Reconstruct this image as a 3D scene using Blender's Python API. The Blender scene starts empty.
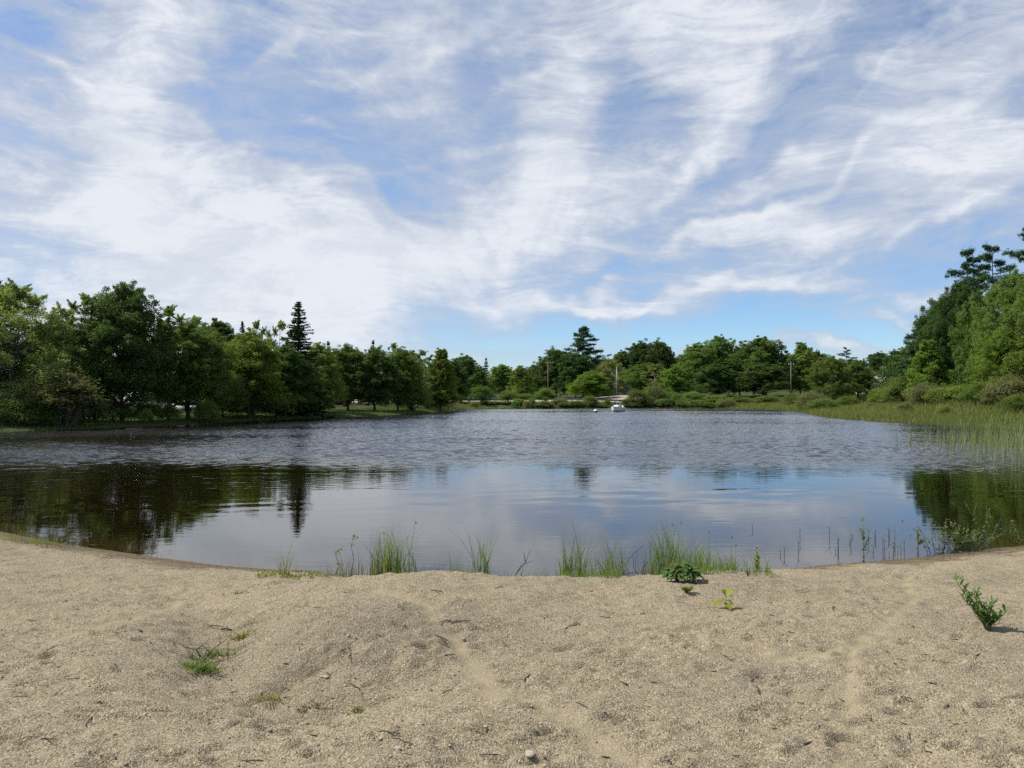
import bpy, math, random
import numpy as np
from mathutils import Vector, Matrix
from math import pi, sin, cos, atan2, asin, sqrt, radians

S = bpy.context.scene
COL = S.collection
FPX = 768.0            # focal length in pixels of a 1024 wide frame
CAMZ = 2.2             # eye height above the water (z = 0)
PITCH = math.atan(12 / FPX)
rng = np.random.default_rng(11)

# ------------------------------------------------------------------ camera
cam = bpy.data.cameras.new('camera'); cam.lens = 27.0; cam.sensor_width = 36.0
cam.clip_start = 0.05; cam.clip_end = 12000
camo = bpy.data.objects.new('camera', cam); COL.objects.link(camo)
camo.location = (0, 0, CAMZ); camo.rotation_euler = (pi / 2 + PITCH, 0, 0)
S.camera = camo
S.view_settings.view_transform = 'Standard'; S.view_settings.look = 'None'
S.view_settings.exposure = 0.52; S.view_settings.gamma = 1.0
S.view_settings.use_curve_mapping = False
S.render.engine = 'CYCLES'
S.cycles.max_bounces = 8; S.cycles.transparent_max_bounces = 12
S.cycles.diffuse_bounces = 3; S.cycles.glossy_bounces = 3
S.cycles.caustics_reflective = False; S.cycles.caustics_refractive = False
S.cycles.use_denoising = False
S.render.film_transparent = False


def ray(px, py):
    f, u, r = FPX, 384 - py, px - 512
    d = np.array([r, f * cos(PITCH) - u * sin(PITCH), f * sin(PITCH) + u * cos(PITCH)], float)
    return d / np.linalg.norm(d)


# ------------------------------------------------------------------ mesh builder
class MB:
    def __init__(s): s.V = []; s.F = []; s.n = 0

    def add(s, V, F):
        V = np.asarray(V, np.float32).reshape(-1, 3); F = np.asarray(F, np.int64)
        s.V.append(V); s.F.append(F + s.n); s.n += len(V); return s

    def tube(s, P, R, k=6, cap=True):
        P = np.asarray(P, float); n = len(P); R = np.broadcast_to(np.asarray(R, float), (n,))
        T = np.gradient(P, axis=0); T /= np.maximum(np.linalg.norm(T, axis=1, keepdims=True), 1e-9)
        up = np.array([0, 0, 1.0]) if abs(T[0][2]) < .9 else np.array([1.0, 0, 0])
        A = np.cross(T, up); A /= np.maximum(np.linalg.norm(A, axis=1, keepdims=True), 1e-9)
        B = np.cross(T, A); th = np.arange(k) * 2 * pi / k
        V = P[:, None] + R[:, None, None] * (np.cos(th)[None, :, None] * A[:, None] + np.sin(th)[None, :, None] * B[:, None])
        i = np.arange(n - 1)[:, None] * k; j = np.arange(k)[None]; j2 = (j + 1) % k
        F = np.stack([i + j, i + j2, i + k + j2, i + k + j], -1).reshape(-1, 4)
        b = s.n; s.add(V.reshape(-1, 3), F)
        if cap:
            s.F.append((b + np.arange(k)[::-1])[None]); s.F.append((b + (n - 1) * k + np.arange(k))[None])
        return s

    def box(s, c, d, rz=0.0, bev=0.0):
        x, y, z = [q / 2 for q in d]
        V = np.array([[-x, -y, -z], [x, -y, -z], [x, y, -z], [-x, y, -z], [-x, -y, z], [x, -y, z], [x, y, z], [-x, y, z]])
        if bev: V[4:, :2] *= (1 - bev)
        if rz: V[:, :2] = V[:, :2] @ np.array([[cos(rz), sin(rz)], [-sin(rz), cos(rz)]])
        return s.add(V + np.array(c), [[3, 2, 1, 0], [4, 5, 6, 7], [0, 1, 5, 4], [1, 2, 6, 5], [2, 3, 7, 6], [3, 0, 4, 7]])

    def loft(s, secs, cap=True, closed=True):
        """secs: list of equal length rings."""
        k = len(secs[0]); n = len(secs); b = s.n
        V = np.concatenate([np.asarray(q, float) for q in secs])
        i = np.arange(n - 1)[:, None] * k; j = np.arange(k if closed else k - 1)[None]; j2 = (j + 1) % k
        s.add(V, np.stack([i + j, i + j2, i + k + j2, i + k + j], -1).reshape(-1, 4))
        if cap:
            s.F.append((b + np.arange(k)[::-1])[None]); s.F.append((b + (n - 1) * k + np.arange(k))[None])
        return s

    def cards(s, P, N, lx, ly, r=rng, fold=0.0):
        """rhombus leaves."""
        n = len(P); Rn = r.normal(size=(n, 3)); T = np.cross(N, Rn); T /= np.maximum(np.linalg.norm(T, axis=1, keepdims=True), 1e-9)
        B = np.cross(N, T); lx = np.broadcast_to(lx, (n,))[:, None]; ly = np.broadcast_to(ly, (n,))[:, None]
        V = np.stack([P + T * lx, P + B * ly, P - T * lx, P - B * ly], 1).reshape(-1, 3)
        return s.add(V, np.arange(4 * n).reshape(n, 4))

    def blades(s, P, H, W, lean, r=rng, seg=3, curl=1.0):
        """grass blades: P bases, H heights, W widths, lean horizontal tip offset (n,2)."""
        n = len(P); a = r.uniform(0, 2 * pi, n); wx = np.cos(a) * W / 2; wy = np.sin(a) * W / 2
        rows = []
        for q in range(seg + 1):
            t = q / seg; c = P.copy(); c[:, 2] += H * (t - 0.12 * curl * t * t * np.hypot(lean[:, 0], lean[:, 1]) / np.maximum(H, 1e-4))
            c[:, :2] += lean * (t ** (1 + curl))
            w = (1 - t) ** 0.7 if q < seg else 0.06
            d = np.stack([wx * w, wy * w, 0 * wx], 1)
            rows += [c - d, c + d]
        V = np.stack(rows, 1); m = 2 * (seg + 1)
        f = np.array([[2 * q, 2 * q + 1, 2 * q + 3, 2 * q + 2] for q in range(seg)])
        F = (np.arange(n) * m)[:, None, None] + f[None]
        return s.add(V.reshape(-1, 3), F.reshape(-1, 4))

    def mesh(s, name, mat=None, smooth=False):
        V = np.concatenate(s.V); me = bpy.data.meshes.new(name)
        me.vertices.add(len(V)); me.vertices.foreach_set('co', V.astype(np.float32).ravel())
        L = np.concatenate([f.ravel() for f in s.F]); sz = np.concatenate([np.full(len(f), f.shape[1]) for f in s.F])
        me.loops.add(len(L)); me.loops.foreach_set('vertex_index', L.astype(np.int32))
        me.polygons.add(len(sz)); st = np.concatenate([[0], np.cumsum(sz)[:-1]])
        me.polygons.foreach_set('loop_start', st.astype(np.int32)); me.polygons.foreach_set('loop_total', sz.astype(np.int32))
        if smooth: me.polygons.foreach_set('use_smooth', np.ones(len(sz), bool))
        me.update(calc_edges=True)
        if mat: me.materials.append(mat)
        return me

    def build(s, name, mat=None, parent=None, smooth=False, loc=None):
        o = bpy.data.objects.new(name, s.mesh(name, mat, smooth)); COL.objects.link(o)
        if parent: o.parent = parent
        if loc is not None: o.location = loc
        return o


def tag(o, label=None, cat=None, group=None, kind=None):
    if label: o['label'] = label
    if cat: o['category'] = cat
    if group: o['group'] = group
    if kind: o['kind'] = kind
    return o


def thing(name, label, cat, loc=(0, 0, 0), rz=0.0, group=None):
    o = bpy.data.objects.new(name, None); COL.objects.link(o); o.empty_display_size = 0.2
    o.location = loc; o.rotation_euler = (0, 0, rz)
    return tag(o, label, cat, group)


def dup(root, loc, rz, sc, label, group=None, name=None):
    r = root.copy(); COL.objects.link(r); r.location = loc; r.rotation_euler = (0, 0, rz); r.scale = sc
    r['label'] = label
    if group: r['group'] = group
    elif 'group' in r: del r['group']
    for ch in root.children:
        c = ch.copy(); COL.objects.link(c); c.parent = r
        for g in ch.children:
            d = g.copy(); COL.objects.link(d); d.parent = c
    return r


# ------------------------------------------------------------------ materials
def newmat(name):
    m = bpy.data.materials.new(name); m.use_nodes = True; nt = m.node_tree; nt.nodes.clear(); return m, nt


class NT:
    def __init__(s, nt): s.nt = nt; s.n = nt.nodes; s.l = nt.links

    def N(s, t, ins=None, **kw):
        n = s.n.new(t)
        for k, v in kw.items(): setattr(n, k, v)
        for k, v in (ins or {}).items():
            if hasattr(v, 'is_output'): s.l.new(v, n.inputs[k])
            else: n.inputs[k].default_value = v
        return n

    def M(s, op, a, b=0.0, c=0.0, clamp=False):
        n = s.n.new('ShaderNodeMath'); n.operation = op; n.use_clamp = clamp
        for i, v in enumerate((a, b, c)):
            if hasattr(v, 'is_output'): s.l.new(v, n.inputs[i])
            else: n.inputs[i].default_value = v
        return n.outputs[0]

    def mixc(s, f, a, b, blend='MIX'):
        n = s.n.new('ShaderNodeMix'); n.data_type = 'RGBA'; n.blend_type = blend
        for i, v in ((0, f), (6, a), (7, b)):
            if hasattr(v, 'is_output'): s.l.new(v, n.inputs[i])
            elif i == 0: n.inputs[0].default_value = v
            else: n.inputs[i].default_value = (*v, 1) if len(v) == 3 else v
        return n.outputs[2]

    def smooth(s, v, lo, hi):
        n = s.n.new('ShaderNodeMapRange'); n.interpolation_type = 'SMOOTHSTEP'
        s.l.new(v, n.inputs[0]); n.inputs[1].default_value = lo; n.inputs[2].default_value = hi
        return n.outputs[0]

    def ramp(s, v, stops):
        n = s.n.new('ShaderNodeValToRGB'); s.l.new(v, n.inputs[0]); e = n.color_ramp.elements
        while len(e) < len(stops): e.new(0.5)
        for q, (p, c) in zip(e, stops): q.position = p; q.color = (*c, 1)
        return n.outputs[0]


def simple(name, col, rough=0.6, metal=0.0, spec=0.3, var=0.0, vscale=6.0, bump=0.0):
    m, nt = newmat(name); g = NT(nt)
    out = g.N('ShaderNodeOutputMaterial'); b = g.N('ShaderNodeBsdfPrincipled', {'Roughness': rough, 'Metallic': metal, 'Specular IOR Level': spec})
    tc = g.N('ShaderNodeTexCoord')
    nz = g.N('ShaderNodeTexNoise', {'Vector': tc.outputs['Object'], 'Scale': vscale, 'Detail': 5.0})
    f = g.M('MULTIPLY_ADD', nz.outputs[0], 2 * var, 1 - var)
    c = g.N('ShaderNodeVectorMath', {0: (*col,), 'Scale': f}, operation='SCALE')
    g.l.new(c.outputs[0], b.inputs['Base Color'])
    if bump:
        bp = g.N('ShaderNodeBump', {'Height': nz.outputs[0], 'Strength': 1.0, 'Distance': bump}); g.l.new(bp.outputs[0], b.inputs['Normal'])
    g.l.new(b.outputs[0], out.inputs[0]); return m


def leafmat(name, c1, c2, trans=0.48, rough=0.6, objvar=0.25, hue=0.03, spec=0.12):
    m, nt = newmat(name); g = NT(nt); out = g.N('ShaderNodeOutputMaterial')
    geo = g.N('ShaderNodeNewGeometry'); oi = g.N('ShaderNodeObjectInfo')
    c = g.mixc(geo.outputs['Random Per Island'], c1, c2)
    v = g.M('MULTIPLY_ADD', oi.outputs['Random'], 2 * objvar, 1 - objvar)
    h = g.M('MULTIPLY_ADD', g.M('FRACT', g.M('MULTIPLY', oi.outputs['Random'], 7.31)), 1.5 * hue, 0.505 - hue)
    hs = g.N('ShaderNodeHueSaturation', {'Hue': h, 'Value': v, 'Color': c})
    b = g.N('ShaderNodeBsdfPrincipled', {'Base Color': hs.outputs[0], 'Roughness': rough, 'Specular IOR Level': spec})
    t = g.N('ShaderNodeBsdfTranslucent', {'Color': g.mixc(1.0, hs.outputs[0], (1.25, 1.2, 0.55), 'MULTIPLY')})
    mx = g.N('ShaderNodeMixShader', {0: trans, 1: b.outputs[0], 2: t.outputs[0]})
    g.l.new(mx.outputs[0], out.inputs[0]); return m


LEAF = {
    'maple':  leafmat('maple_leaves', (.108, .175, .046), (.168, .255, .069)),
    'dark':   leafmat('dark_leaves', (.056, .105, .032), (.101, .168, .052), objvar=.18),
    'bright': leafmat('bright_leaves', (.140, .218, .040), (.207, .297, .063), objvar=.15),
    'airy':   leafmat('airy_leaves', (.180, .240, .084), (.258, .324, .132), trans=.5, objvar=.15),
    'olive':  leafmat('olive_leaves', (.140, .165, .070), (.195, .220, .100), objvar=.15),
    'spruce': leafmat('spruce_needles', (.029, .065, .029), (.052, .096, .040), trans=.10, objvar=.15, hue=.01),
    'pine':   leafmat('pine_needles', (.048, .105, .046), (.087, .155, .069), trans=.15, objvar=.15, hue=.01),
    'shrub':  leafmat('shrub_leaves', (.120, .192, .050), (.180, .258, .072)),
    'beach':  leafmat('beach_plant_leaves', (.120, .190, .050), (.220, .300, .100), objvar=.1, hue=.01),
    'yellowleaf': leafmat('yellow_green_leaves', (.200, .240, .035), (.300, .330, .060), objvar=.05, hue=.0),
    'darkplant': leafmat('dark_plant_leaves', (.075, .145, .042), (.160, .250, .080), objvar=.05, hue=.0),
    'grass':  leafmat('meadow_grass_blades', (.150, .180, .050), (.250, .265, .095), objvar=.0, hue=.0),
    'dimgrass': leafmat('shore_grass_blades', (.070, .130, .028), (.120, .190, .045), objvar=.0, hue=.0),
    'tuft':   leafmat('tuft_blades', (.130, .215, .055), (.240, .310, .110), objvar=.12, hue=.015),
    'rush':   leafmat('rush_stems', (.170, .225, .085), (.360, .380, .210), objvar=.05, hue=.0),
    'dry':    leafmat('dry_stems', (.130, .120, .070), (.220, .200, .120), objvar=.15, hue=.015, trans=.15),
    'moss':   leafmat('moss_blades', (.170, .185, .050), (.270, .270, .095), objvar=.05, hue=.0),
    'redstem': leafmat('reddish_stems', (.170, .060, .030), (.240, .110, .050), objvar=.05, hue=.0, trans=.1),
    'pink':   leafmat('pink_petals', (.550, .220, .300), (.650, .330, .400), objvar=.0, hue=.0),
}
BARK = simple('bark', (.075, .060, .048), .9, var=.35, vscale=9, bump=.02)
BIRCH = simple('pale_bark', (.36, .34, .30), .8, var=.4, vscale=7, bump=.01)
TWIG = simple('dead_twig_wood', (.085, .068, .052), .85, var=.3, vscale=30)

# ------------------------------------------------------------------ pond outline (from the waterline, in metres)
PO = [(-8.6, 12.7), (-6.9, 11.6), (-5.2, 10.70), (-4.1, 10.15), (-3.3, 9.85), (-2.5, 9.62), (-1.7, 9.2), (-1.0, 8.75), (0, 8.5), (1.2, 8.5), (2.2, 8.85), (2.8, 9.35), (3.4, 9.75),
      (4.2, 10.05), (4.8, 10.25), (5.5, 10.5), (6.6, 10.95), (7.7, 11.4), (10.5, 12.3), (14.5, 13.6), (19, 16), (24.5, 21), (30, 29), (33.5, 38), (34.2, 46), (32.8, 52), (32, 58),
      (31.5, 66), (31.8, 76), (36, 92), (41, 108), (41, 122), (35, 134), (27, 140), (17, 139), (7, 134), (-3, 131), (-9, 120), (-10.4, 104), (-13.0, 90),
      (-16.5, 82), (-20.0, 74.5), (-22.3, 67), (-24.4, 60), (-26.3, 53), (-29.0, 49.2), (-31, 46), (-34, 41), (-33, 34), (-28, 27), (-20, 20.5), (-13, 15.6)]


def catmull(P, k=5):
    P = np.array(P, float); n = len(P); out = []
    for i in range(n):
        a, b, c, d = P[i - 1], P[i], P[(i + 1) % n], P[(i + 2) % n]
        for q in range(k):
            t = q / k
            out.append(.5 * ((2 * b) + (c - a) * t + (2 * a - 5 * b + 4 * c - d) * t * t + (3 * b - a - 3 * c + d) * t ** 3))
    return np.array(out)


POND = catmull(PO)


def sdf(x, y, P=POND):
    """signed distance to the waterline, positive on land."""
    x = np.asarray(x, float).ravel(); y = np.asarray(y, float).ravel(); res = np.empty(len(x))
    A = P; B = np.roll(P, -1, 0); E = B - A; EE = (E ** 2).sum(1)
    for s in range(0, len(x), 20000):
        px = x[s:s + 20000, None]; py = y[s:s + 20000, None]
        wx = px - A[None, :, 0]; wy = py - A[None, :, 1]
        t = np.clip((wx * E[:, 0] + wy * E[:, 1]) / EE, 0, 1)
        d = np.sqrt(((wx - t * E[:, 0]) ** 2 + (wy - t * E[:, 1]) ** 2).min(1))
        c = ((A[None, :, 1] > py) != (B[None, :, 1] > py)) & (px < E[:, 0] * (py - A[:, 1]) / np.where(E[:, 1] == 0, 1e-9, E[:, 1]) + A[:, 0])
        res[s:s + 20000] = np.where(c.sum(1) % 2 == 1, -d, d)
    return res


def sst(a, b, x): t = np.clip((x - a) / (b - a), 0, 1); return t * t * (3 - 2 * t)


_H = np.random.default_rng(5).random((256, 256))


def vnoise(x, y):
    xi = np.floor(x).astype(int); yi = np.floor(y).astype(int); fx = x - xi; fy = y - yi
    fx = fx * fx * (3 - 2 * fx); fy = fy * fy * (3 - 2 * fy); h = lambda a, b: _H[a % 256, b % 256]
    return (h(xi, yi) * (1 - fx) + h(xi + 1, yi) * fx) * (1 - fy) + (h(xi, yi + 1) * (1 - fx) + h(xi + 1, yi + 1) * fx) * fy - 0.5


def fbm(x, y, o=4):
    r = 0; a = 1.0
    for k in range(o): r = r + a * vnoise(x * 2 ** k + 17.3 * k, y * 2 ** k + 9.1 * k); a *= .5
    return r


GULLY = [(-3.1, 7.6), (-2.5, 6.9), (-2.15, 6.2), (-2.05, 5.5), (-1.75, 4.9), (-1.2, 4.5)]


def polydist(x, y, P):
    P = np.array(P, float); d = np.full(np.shape(x), 1e9)
    for a, b in zip(P[:-1], P[1:]):
        e = b - a; t = np.clip(((x - a[0]) * e[0] + (y - a[1]) * e[1]) / (e @ e), 0, 1)
        d = np.minimum(d, np.hypot(x - a[0] - t * e[0], y - a[1] - t * e[1]))
    return d


def Z(x, y):
    shp = np.shape(x); x = np.asarray(x, float).ravel(); y = np.asarray(y, float).ravel(); s = sdf(x, y)
    ins = np.clip(-s, 0, None); out = np.clip(s, 0, None)
    wb = 1 - sst(13, 22, y + 0.25 * np.abs(x))                                   # the beach
    zin = -np.where(ins < 60, 0.14 * ins ** 0.9, 4); zin = np.maximum(zin, -2.2)
    tau = 0.5 + 3.0 * sst(1.2, 5.0, np.abs(x - 0.6))
    zb = 0.50 * (1 - np.exp(-out / tau)) + .10 * sst(2.0, 5.0, out) * sst(1.2, 5.0, np.abs(x - 0.6)) + 0.05 * fbm(x * .35 + 3, y * .35) * sst(0.3, 2.5, out)
    zb = zb - 0.21 * sst(1.2, 3.6, out) * np.exp(-(polydist(x, y, GULLY) / .46) ** 2) + 0.13 * np.exp(-((x + .95) / .8) ** 2 - ((y - 5.55) / .6) ** 2)
    zb = zb - 0.06 * np.exp(-((x + .75) / .5) ** 2 - ((y - 4.6) / .35) ** 2)
    wr = sst(14, 30, x) * sst(22, 34, y); wf = sst(92, 128, y) * (1 - wr)
    zl = 0.28 * (1 - np.exp(-out / .7)) + 0.55 * sst(0, 22, out) + .25 * fbm(x * .09, y * .09) * sst(2, 20, out)
    zr = 0.22 * (1 - np.exp(-out / .8)) + 2.1 * sst(-2, 24, out) - 2.1 * sst(-2, 24, 0 * out) + .35 * fbm(x * .12 + 8, y * .12) * sst(2, 12, out)
    zf = 0.2 * (1 - np.exp(-out / .8)) + 0.85 * sst(0.5, 7, out) + np.clip((y - 146) / 30, 0, 1) * .75 * sst(120, 146, y)
    zo = zl * (1 - wr) * (1 - wf) + zr * wr + zf * wf
    zo = zo + 7.0 * sst(178, 270, np.hypot(x, y))
    z = np.where(s > 0, zb * wb + zo * (1 - wb), zin)
    return z.reshape(shp)


def z1(x, y): return float(Z(np.array([x]), np.array([y]))[0])


def gnd(px, py):
    """the ground point seen at a pixel."""
    d = ray(px, py); t = np.concatenate([np.arange(2, 20, .02), np.arange(20, 260, .25)])
    q = np.array([0, 0, CAMZ]) + t[:, None] * d; zz = np.maximum(Z(q[:, 0], q[:, 1]), 0)
    k = int(np.argmax(q[:, 2] <= zz)); return q[k]


def at(px, D, z=None):
    x = (px - 512) / FPX * D; return (x, D, z1(x, D) if z is None else z)


def zat(py, D): return CAMZ + D * math.tan(PITCH + math.atan((384 - py) / FPX))


# ------------------------------------------------------------------ ground sheet
def axis(lo, hi, step, far, grow=1.35):
    a = list(np.arange(lo, hi, step)); s = step; v = a[-1]
    while v < far: s *= grow; v += s; a.append(v)
    s = step; v = a[0]; pre = []
    while v > -far: s *= grow; v -= s; pre.append(v)
    return np.array(pre[::-1] + a)


def gridmesh(xs, ys, zf):
    X, Y = np.meshgrid(xs, ys); Zv = zf(X, Y); nx, ny = len(xs), len(ys)
    i = np.arange(ny - 1)[:, None] * nx + np.arange(nx - 1)[None]
    F = np.stack([i, i + 1, i + nx + 1, i + nx], -1).reshape(-1, 4)
    return np.stack([X, Y, Zv], -1).reshape(-1, 3), F, X, Y


BX0, BX1, BY0, BY1 = -12.5, 13.5, 1.6, 14.0


def terr(X, Y):
    z = Z(X, Y); inb = (X > BX0 + .3) & (X < BX1 - .3) & (Y > BY0 + .3) & (Y < BY1 - .3)
    return np.where(inb, z - 0.25, z - 0.02)


def ground_mat():
    m, nt = newmat('bank_soil'); g = NT(nt); out = g.N('ShaderNodeOutputMaterial')
    geo = g.N('ShaderNodeNewGeometry'); sep = g.N('ShaderNodeSeparateXYZ', {0: geo.outputs['Position']})
    n1 = g.N('ShaderNodeTexNoise', {'Vector': geo.outputs['Position'], 'Scale': .35, 'Detail': 6.0})
    n2 = g.N('ShaderNodeTexNoise', {'Vector': geo.outputs['Position'], 'Scale': 3.0, 'Detail': 6.0})
    grass = g.ramp(n1.outputs[0], [(.3, (.034, .046, .016)), (.55, (.050, .066, .021)), (.75, (.075, .078, .034))])
    grass = g.mixc(g.smooth(n2.outputs[0], .45, .7), grass, (.050, .060, .022))
    mud = g.ramp(n2.outputs[0], [(.3, (.020, .016, .008)), (.7, (.045, .036, .018))])
    sand = g.ramp(n2.outputs[0], [(.3, (.27, .225, .155)), (.7, (.37, .315, .22))])
    c = g.mixc(g.smooth(g.M('ADD', sep.outputs[2], g.M('MULTIPLY_ADD', n2.outputs[0], .16, -.08)), -.03, .10), mud, grass)
    at_ = g.N('ShaderNodeAttribute', attribute_name='sand')
    c = g.mixc(at_.outputs['Fac'], c, sand)
    b = g.N('ShaderNodeBsdfPrincipled', {'Base Color': c, 'Roughness': .95, 'Specular IOR Level': .1})
    bp = g.N('ShaderNodeBump', {'Height': n2.outputs[0], 'Strength': .7, 'Distance': .25}); g.l.new(bp.outputs[0], b.inputs['Normal'])
    g.l.new(b.outputs[0], out.inputs[0]); return m


xs = axis(-70, 75, .8, 5000); ys = axis(-6, 215, .8, 5000)
V, F, X, Y = gridmesh(xs, ys, terr)
mb = MB(); mb.add(V, F); go = tag(mb.build('ground', ground_mat(), smooth=True), kind='structure')
sa = (1 - sst(12.5, 15.5, Y + .18 * np.abs(X))) * (V[:, 2].reshape(X.shape) > -.3)
a = go.data.attributes.new('sand', 'FLOAT', 'POINT'); a.data.foreach_set('value', sa.ravel().astype(np.float32))

# ------------------------------------------------------------------ the sand beach
xs = np.arange(BX0, BX1, .024); ys = [BY0]
while ys[-1] < BY1: ys.append(ys[-1] + .007 + .0032 * max(0, ys[-1] - 1.5))
ys = np.array(ys)
TRACKS = [[(842, 790), (850, 730), (846, 690), (850, 655), (880, 625), (915, 600), (905, 578)],
          [(380, 590), (440, 625), (470, 660), (505, 700), (560, 715), (650, 775)], [(60, 640), (140, 618), (185, 592)], [(700, 640), (780, 660), (850, 655)]]
TRK = [[tuple(gnd(*p)[:2]) if p[1] < 768 else (lambda q: (q[0], q[1]))(gnd(p[0], p[1])) for p in T] for T in TRACKS]


def trackmask(X, Y):
    m = np.zeros(X.shape)
    for k, T in enumerate(TRK):
        d = polydist(X + .05 * fbm(X * 3, Y * 3), Y + .05 * fbm(X * 3 + 9, Y * 3), T); m = np.maximum(m, np.exp(-(d / (.055 + .02 * (k % 2))) ** 2) * (.65 + .5 * fbm(X * 2 + k, Y * 2)))
    return np.clip(m, 0, 1)


def beachz(X, Y):
    z = Z(X, Y); land = sst(-.02, .12, z)
    tm = trackmask(X, Y)
    z = z + land * (.045 * fbm(X * 1.6, Y * 2.2) + (.034 * fbm(X * 4.5, Y * 7.5 + 4) + .015 * fbm(X * 13, Y * 17, 3)) * (1 - .6 * tm)) - .018 * tm
    r = np.random.default_rng(3)
    for k in range(700):                                                         # footprints, scuffs and dips
        cy = r.uniform(3.0, 8.6) if k < 500 else r.uniform(3, 5.5); cx = r.uniform(-.74, .74) * cy
        a, b = r.uniform(.03, .09), r.uniform(.016, .036); dpt = r.uniform(.010, .034) * (1.2 if k % 4 == 0 else .9); th = r.normal(0, .35)
        i0, i1 = np.searchsorted(ys, [cy - .3, cy + .3]); j0, j1 = np.searchsorted(xs, [cx - .35, cx + .35])
        if i1 <= i0 or j1 <= j0: continue
        dx = X[i0:i1, j0:j1] - cx; dy = Y[i0:i1, j0:j1] - cy
        u = (dx * cos(th) + dy * sin(th)) / a; v = (-dx * sin(th) + dy * cos(th)) / b; q = u * u + v * v
        z[i0:i1, j0:j1] += land[i0:i1, j0:j1] * dpt * (-np.exp(-q) + .55 * np.exp(-(np.sqrt(q) - 1.7) ** 2 * 3))
    lip = polydist(X, Y, [(-1.64, 4.72), (-1.38, 5.0), (-1.08, 5.12)])  # the undercut edge of the low mound
    z += -.06 * np.exp(-(lip / .06) ** 2)
    return z


def sand_mat():
    m, nt = newmat('coarse_sand'); g = NT(nt); out = g.N('ShaderNodeOutputMaterial')
    geo = g.N('ShaderNodeNewGeometry'); P = geo.outputs['Position']; sep = g.N('ShaderNodeSeparateXYZ', {0: P})
    big = g.N('ShaderNodeTexNoise', {'Vector': P, 'Scale': .8, 'Detail': 6.0, 'Roughness': .6})
    mid = g.N('ShaderNodeTexNoise', {'Vector': P, 'Scale': 9.0, 'Detail': 6.0, 'Roughness': .65})
    fin = g.N('ShaderNodeTexNoise', {'Vector': P, 'Scale': 95.0, 'Detail': 3.0, 'Roughness': .7})
    vor = g.N('ShaderNodeTexVoronoi', {'Vector': P, 'Scale': 140.0})
    vo2 = g.N('ShaderNodeTexVoronoi', {'Vector': P, 'Scale': 70.0, 'Randomness': 1.0})
    tr = g.N('ShaderNodeAttribute', attribute_name='track')
    base = g.ramp(big.outputs[0], [(.32, (.225, .184, .117)), (.5, (.295, .242, .154)), (.68, (.345, .286, .178))])
    base = g.mixc(g.M('MULTIPLY', g.smooth(mid.outputs[0], .42, .75), .30), base, (.185, .155, .112))
    # single grains: grey, brown and pale ones
    grain = g.ramp(g.N('ShaderNodeSeparateColor', {0: vor.outputs['Color']}).outputs[0],
                   [(0, (.055, .047, .037)), (.16, (.125, .101, .068)), (.45, (.262, .217, .145)), (.8, (.338, .284, .192)), (1, (.56, .49, .37))])
    k = g.M('MULTIPLY', g.M('SUBTRACT', 1.0, g.M('MULTIPLY', tr.outputs['Fac'], .8)), .62)
    c = g.mixc(k, base, grain)
    sp = g.N('ShaderNodeSeparateColor', {0: vo2.outputs['Color']})
    dk = g.M('MULTIPLY', g.smooth(sp.outputs[1], .93, .95), g.M('SUBTRACT', 1.0, g.smooth(vo2.outputs['Distance'], .25, .36)))
    c = g.mixc(g.M('MULTIPLY', dk, g.M('SUBTRACT', 1.0, tr.outputs['Fac'])), c, (.085, .072, .056))
    c = g.mixc(g.M('MULTIPLY', tr.outputs['Fac'], .55), c, (.37, .31, .195))
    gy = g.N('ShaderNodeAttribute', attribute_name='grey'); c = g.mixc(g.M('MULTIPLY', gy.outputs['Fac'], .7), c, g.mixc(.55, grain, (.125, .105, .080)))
    wet = g.M('SUBTRACT', 1.0, g.smooth(g.M('MULTIPLY_ADD', mid.outputs[0], -.10, g.M('ADD', sep.outputs[2], .05)), .020, .115))
    c = g.mixc(g.M('MULTIPLY', wet, .80), c, (.095, .066, .036))
    deep = g.smooth(sep.outputs[2], -.05, -.28)
    c = g.mixc(deep, c, (.022, .022, .013))
    b = g.N('ShaderNodeBsdfPrincipled', {'Base Color': c, 'Roughness': .95, 'Specular IOR Level': .12})
    h = g.M('ADD', g.M('MULTIPLY', vor.outputs['Distance'], -.005), g.M('ADD', g.M('MULTIPLY', fin.outputs[0], .010), g.M('MULTIPLY', mid.outputs[0], .010)))
    bp = g.N('ShaderNodeBump', {'Height': h, 'Strength': .9, 'Distance': 1.0}); g.l.new(bp.outputs[0], b.inputs['Normal'])
    g.l.new(b.outputs[0], out.inputs[0]); return m


V, F, X, Y = gridmesh(xs, ys, beachz)
BZ = V[:, 2].reshape(X.shape).astype(float)
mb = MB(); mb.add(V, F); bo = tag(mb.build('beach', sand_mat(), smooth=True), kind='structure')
tmk = trackmask(X, Y)
a = bo.data.attributes.new('track', 'FLOAT', 'POINT'); a.data.foreach_set('value', tmk.ravel().astype(np.float32))

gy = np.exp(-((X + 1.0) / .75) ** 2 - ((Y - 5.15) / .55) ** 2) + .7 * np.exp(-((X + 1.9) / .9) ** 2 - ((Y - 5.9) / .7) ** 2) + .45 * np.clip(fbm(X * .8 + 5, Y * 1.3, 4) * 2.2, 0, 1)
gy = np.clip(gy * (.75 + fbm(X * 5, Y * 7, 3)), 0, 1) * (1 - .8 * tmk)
a = bo.data.attributes.new('grey', 'FLOAT', 'POINT'); a.data.foreach_set('value', gy.ravel().astype(np.float32))


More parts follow.
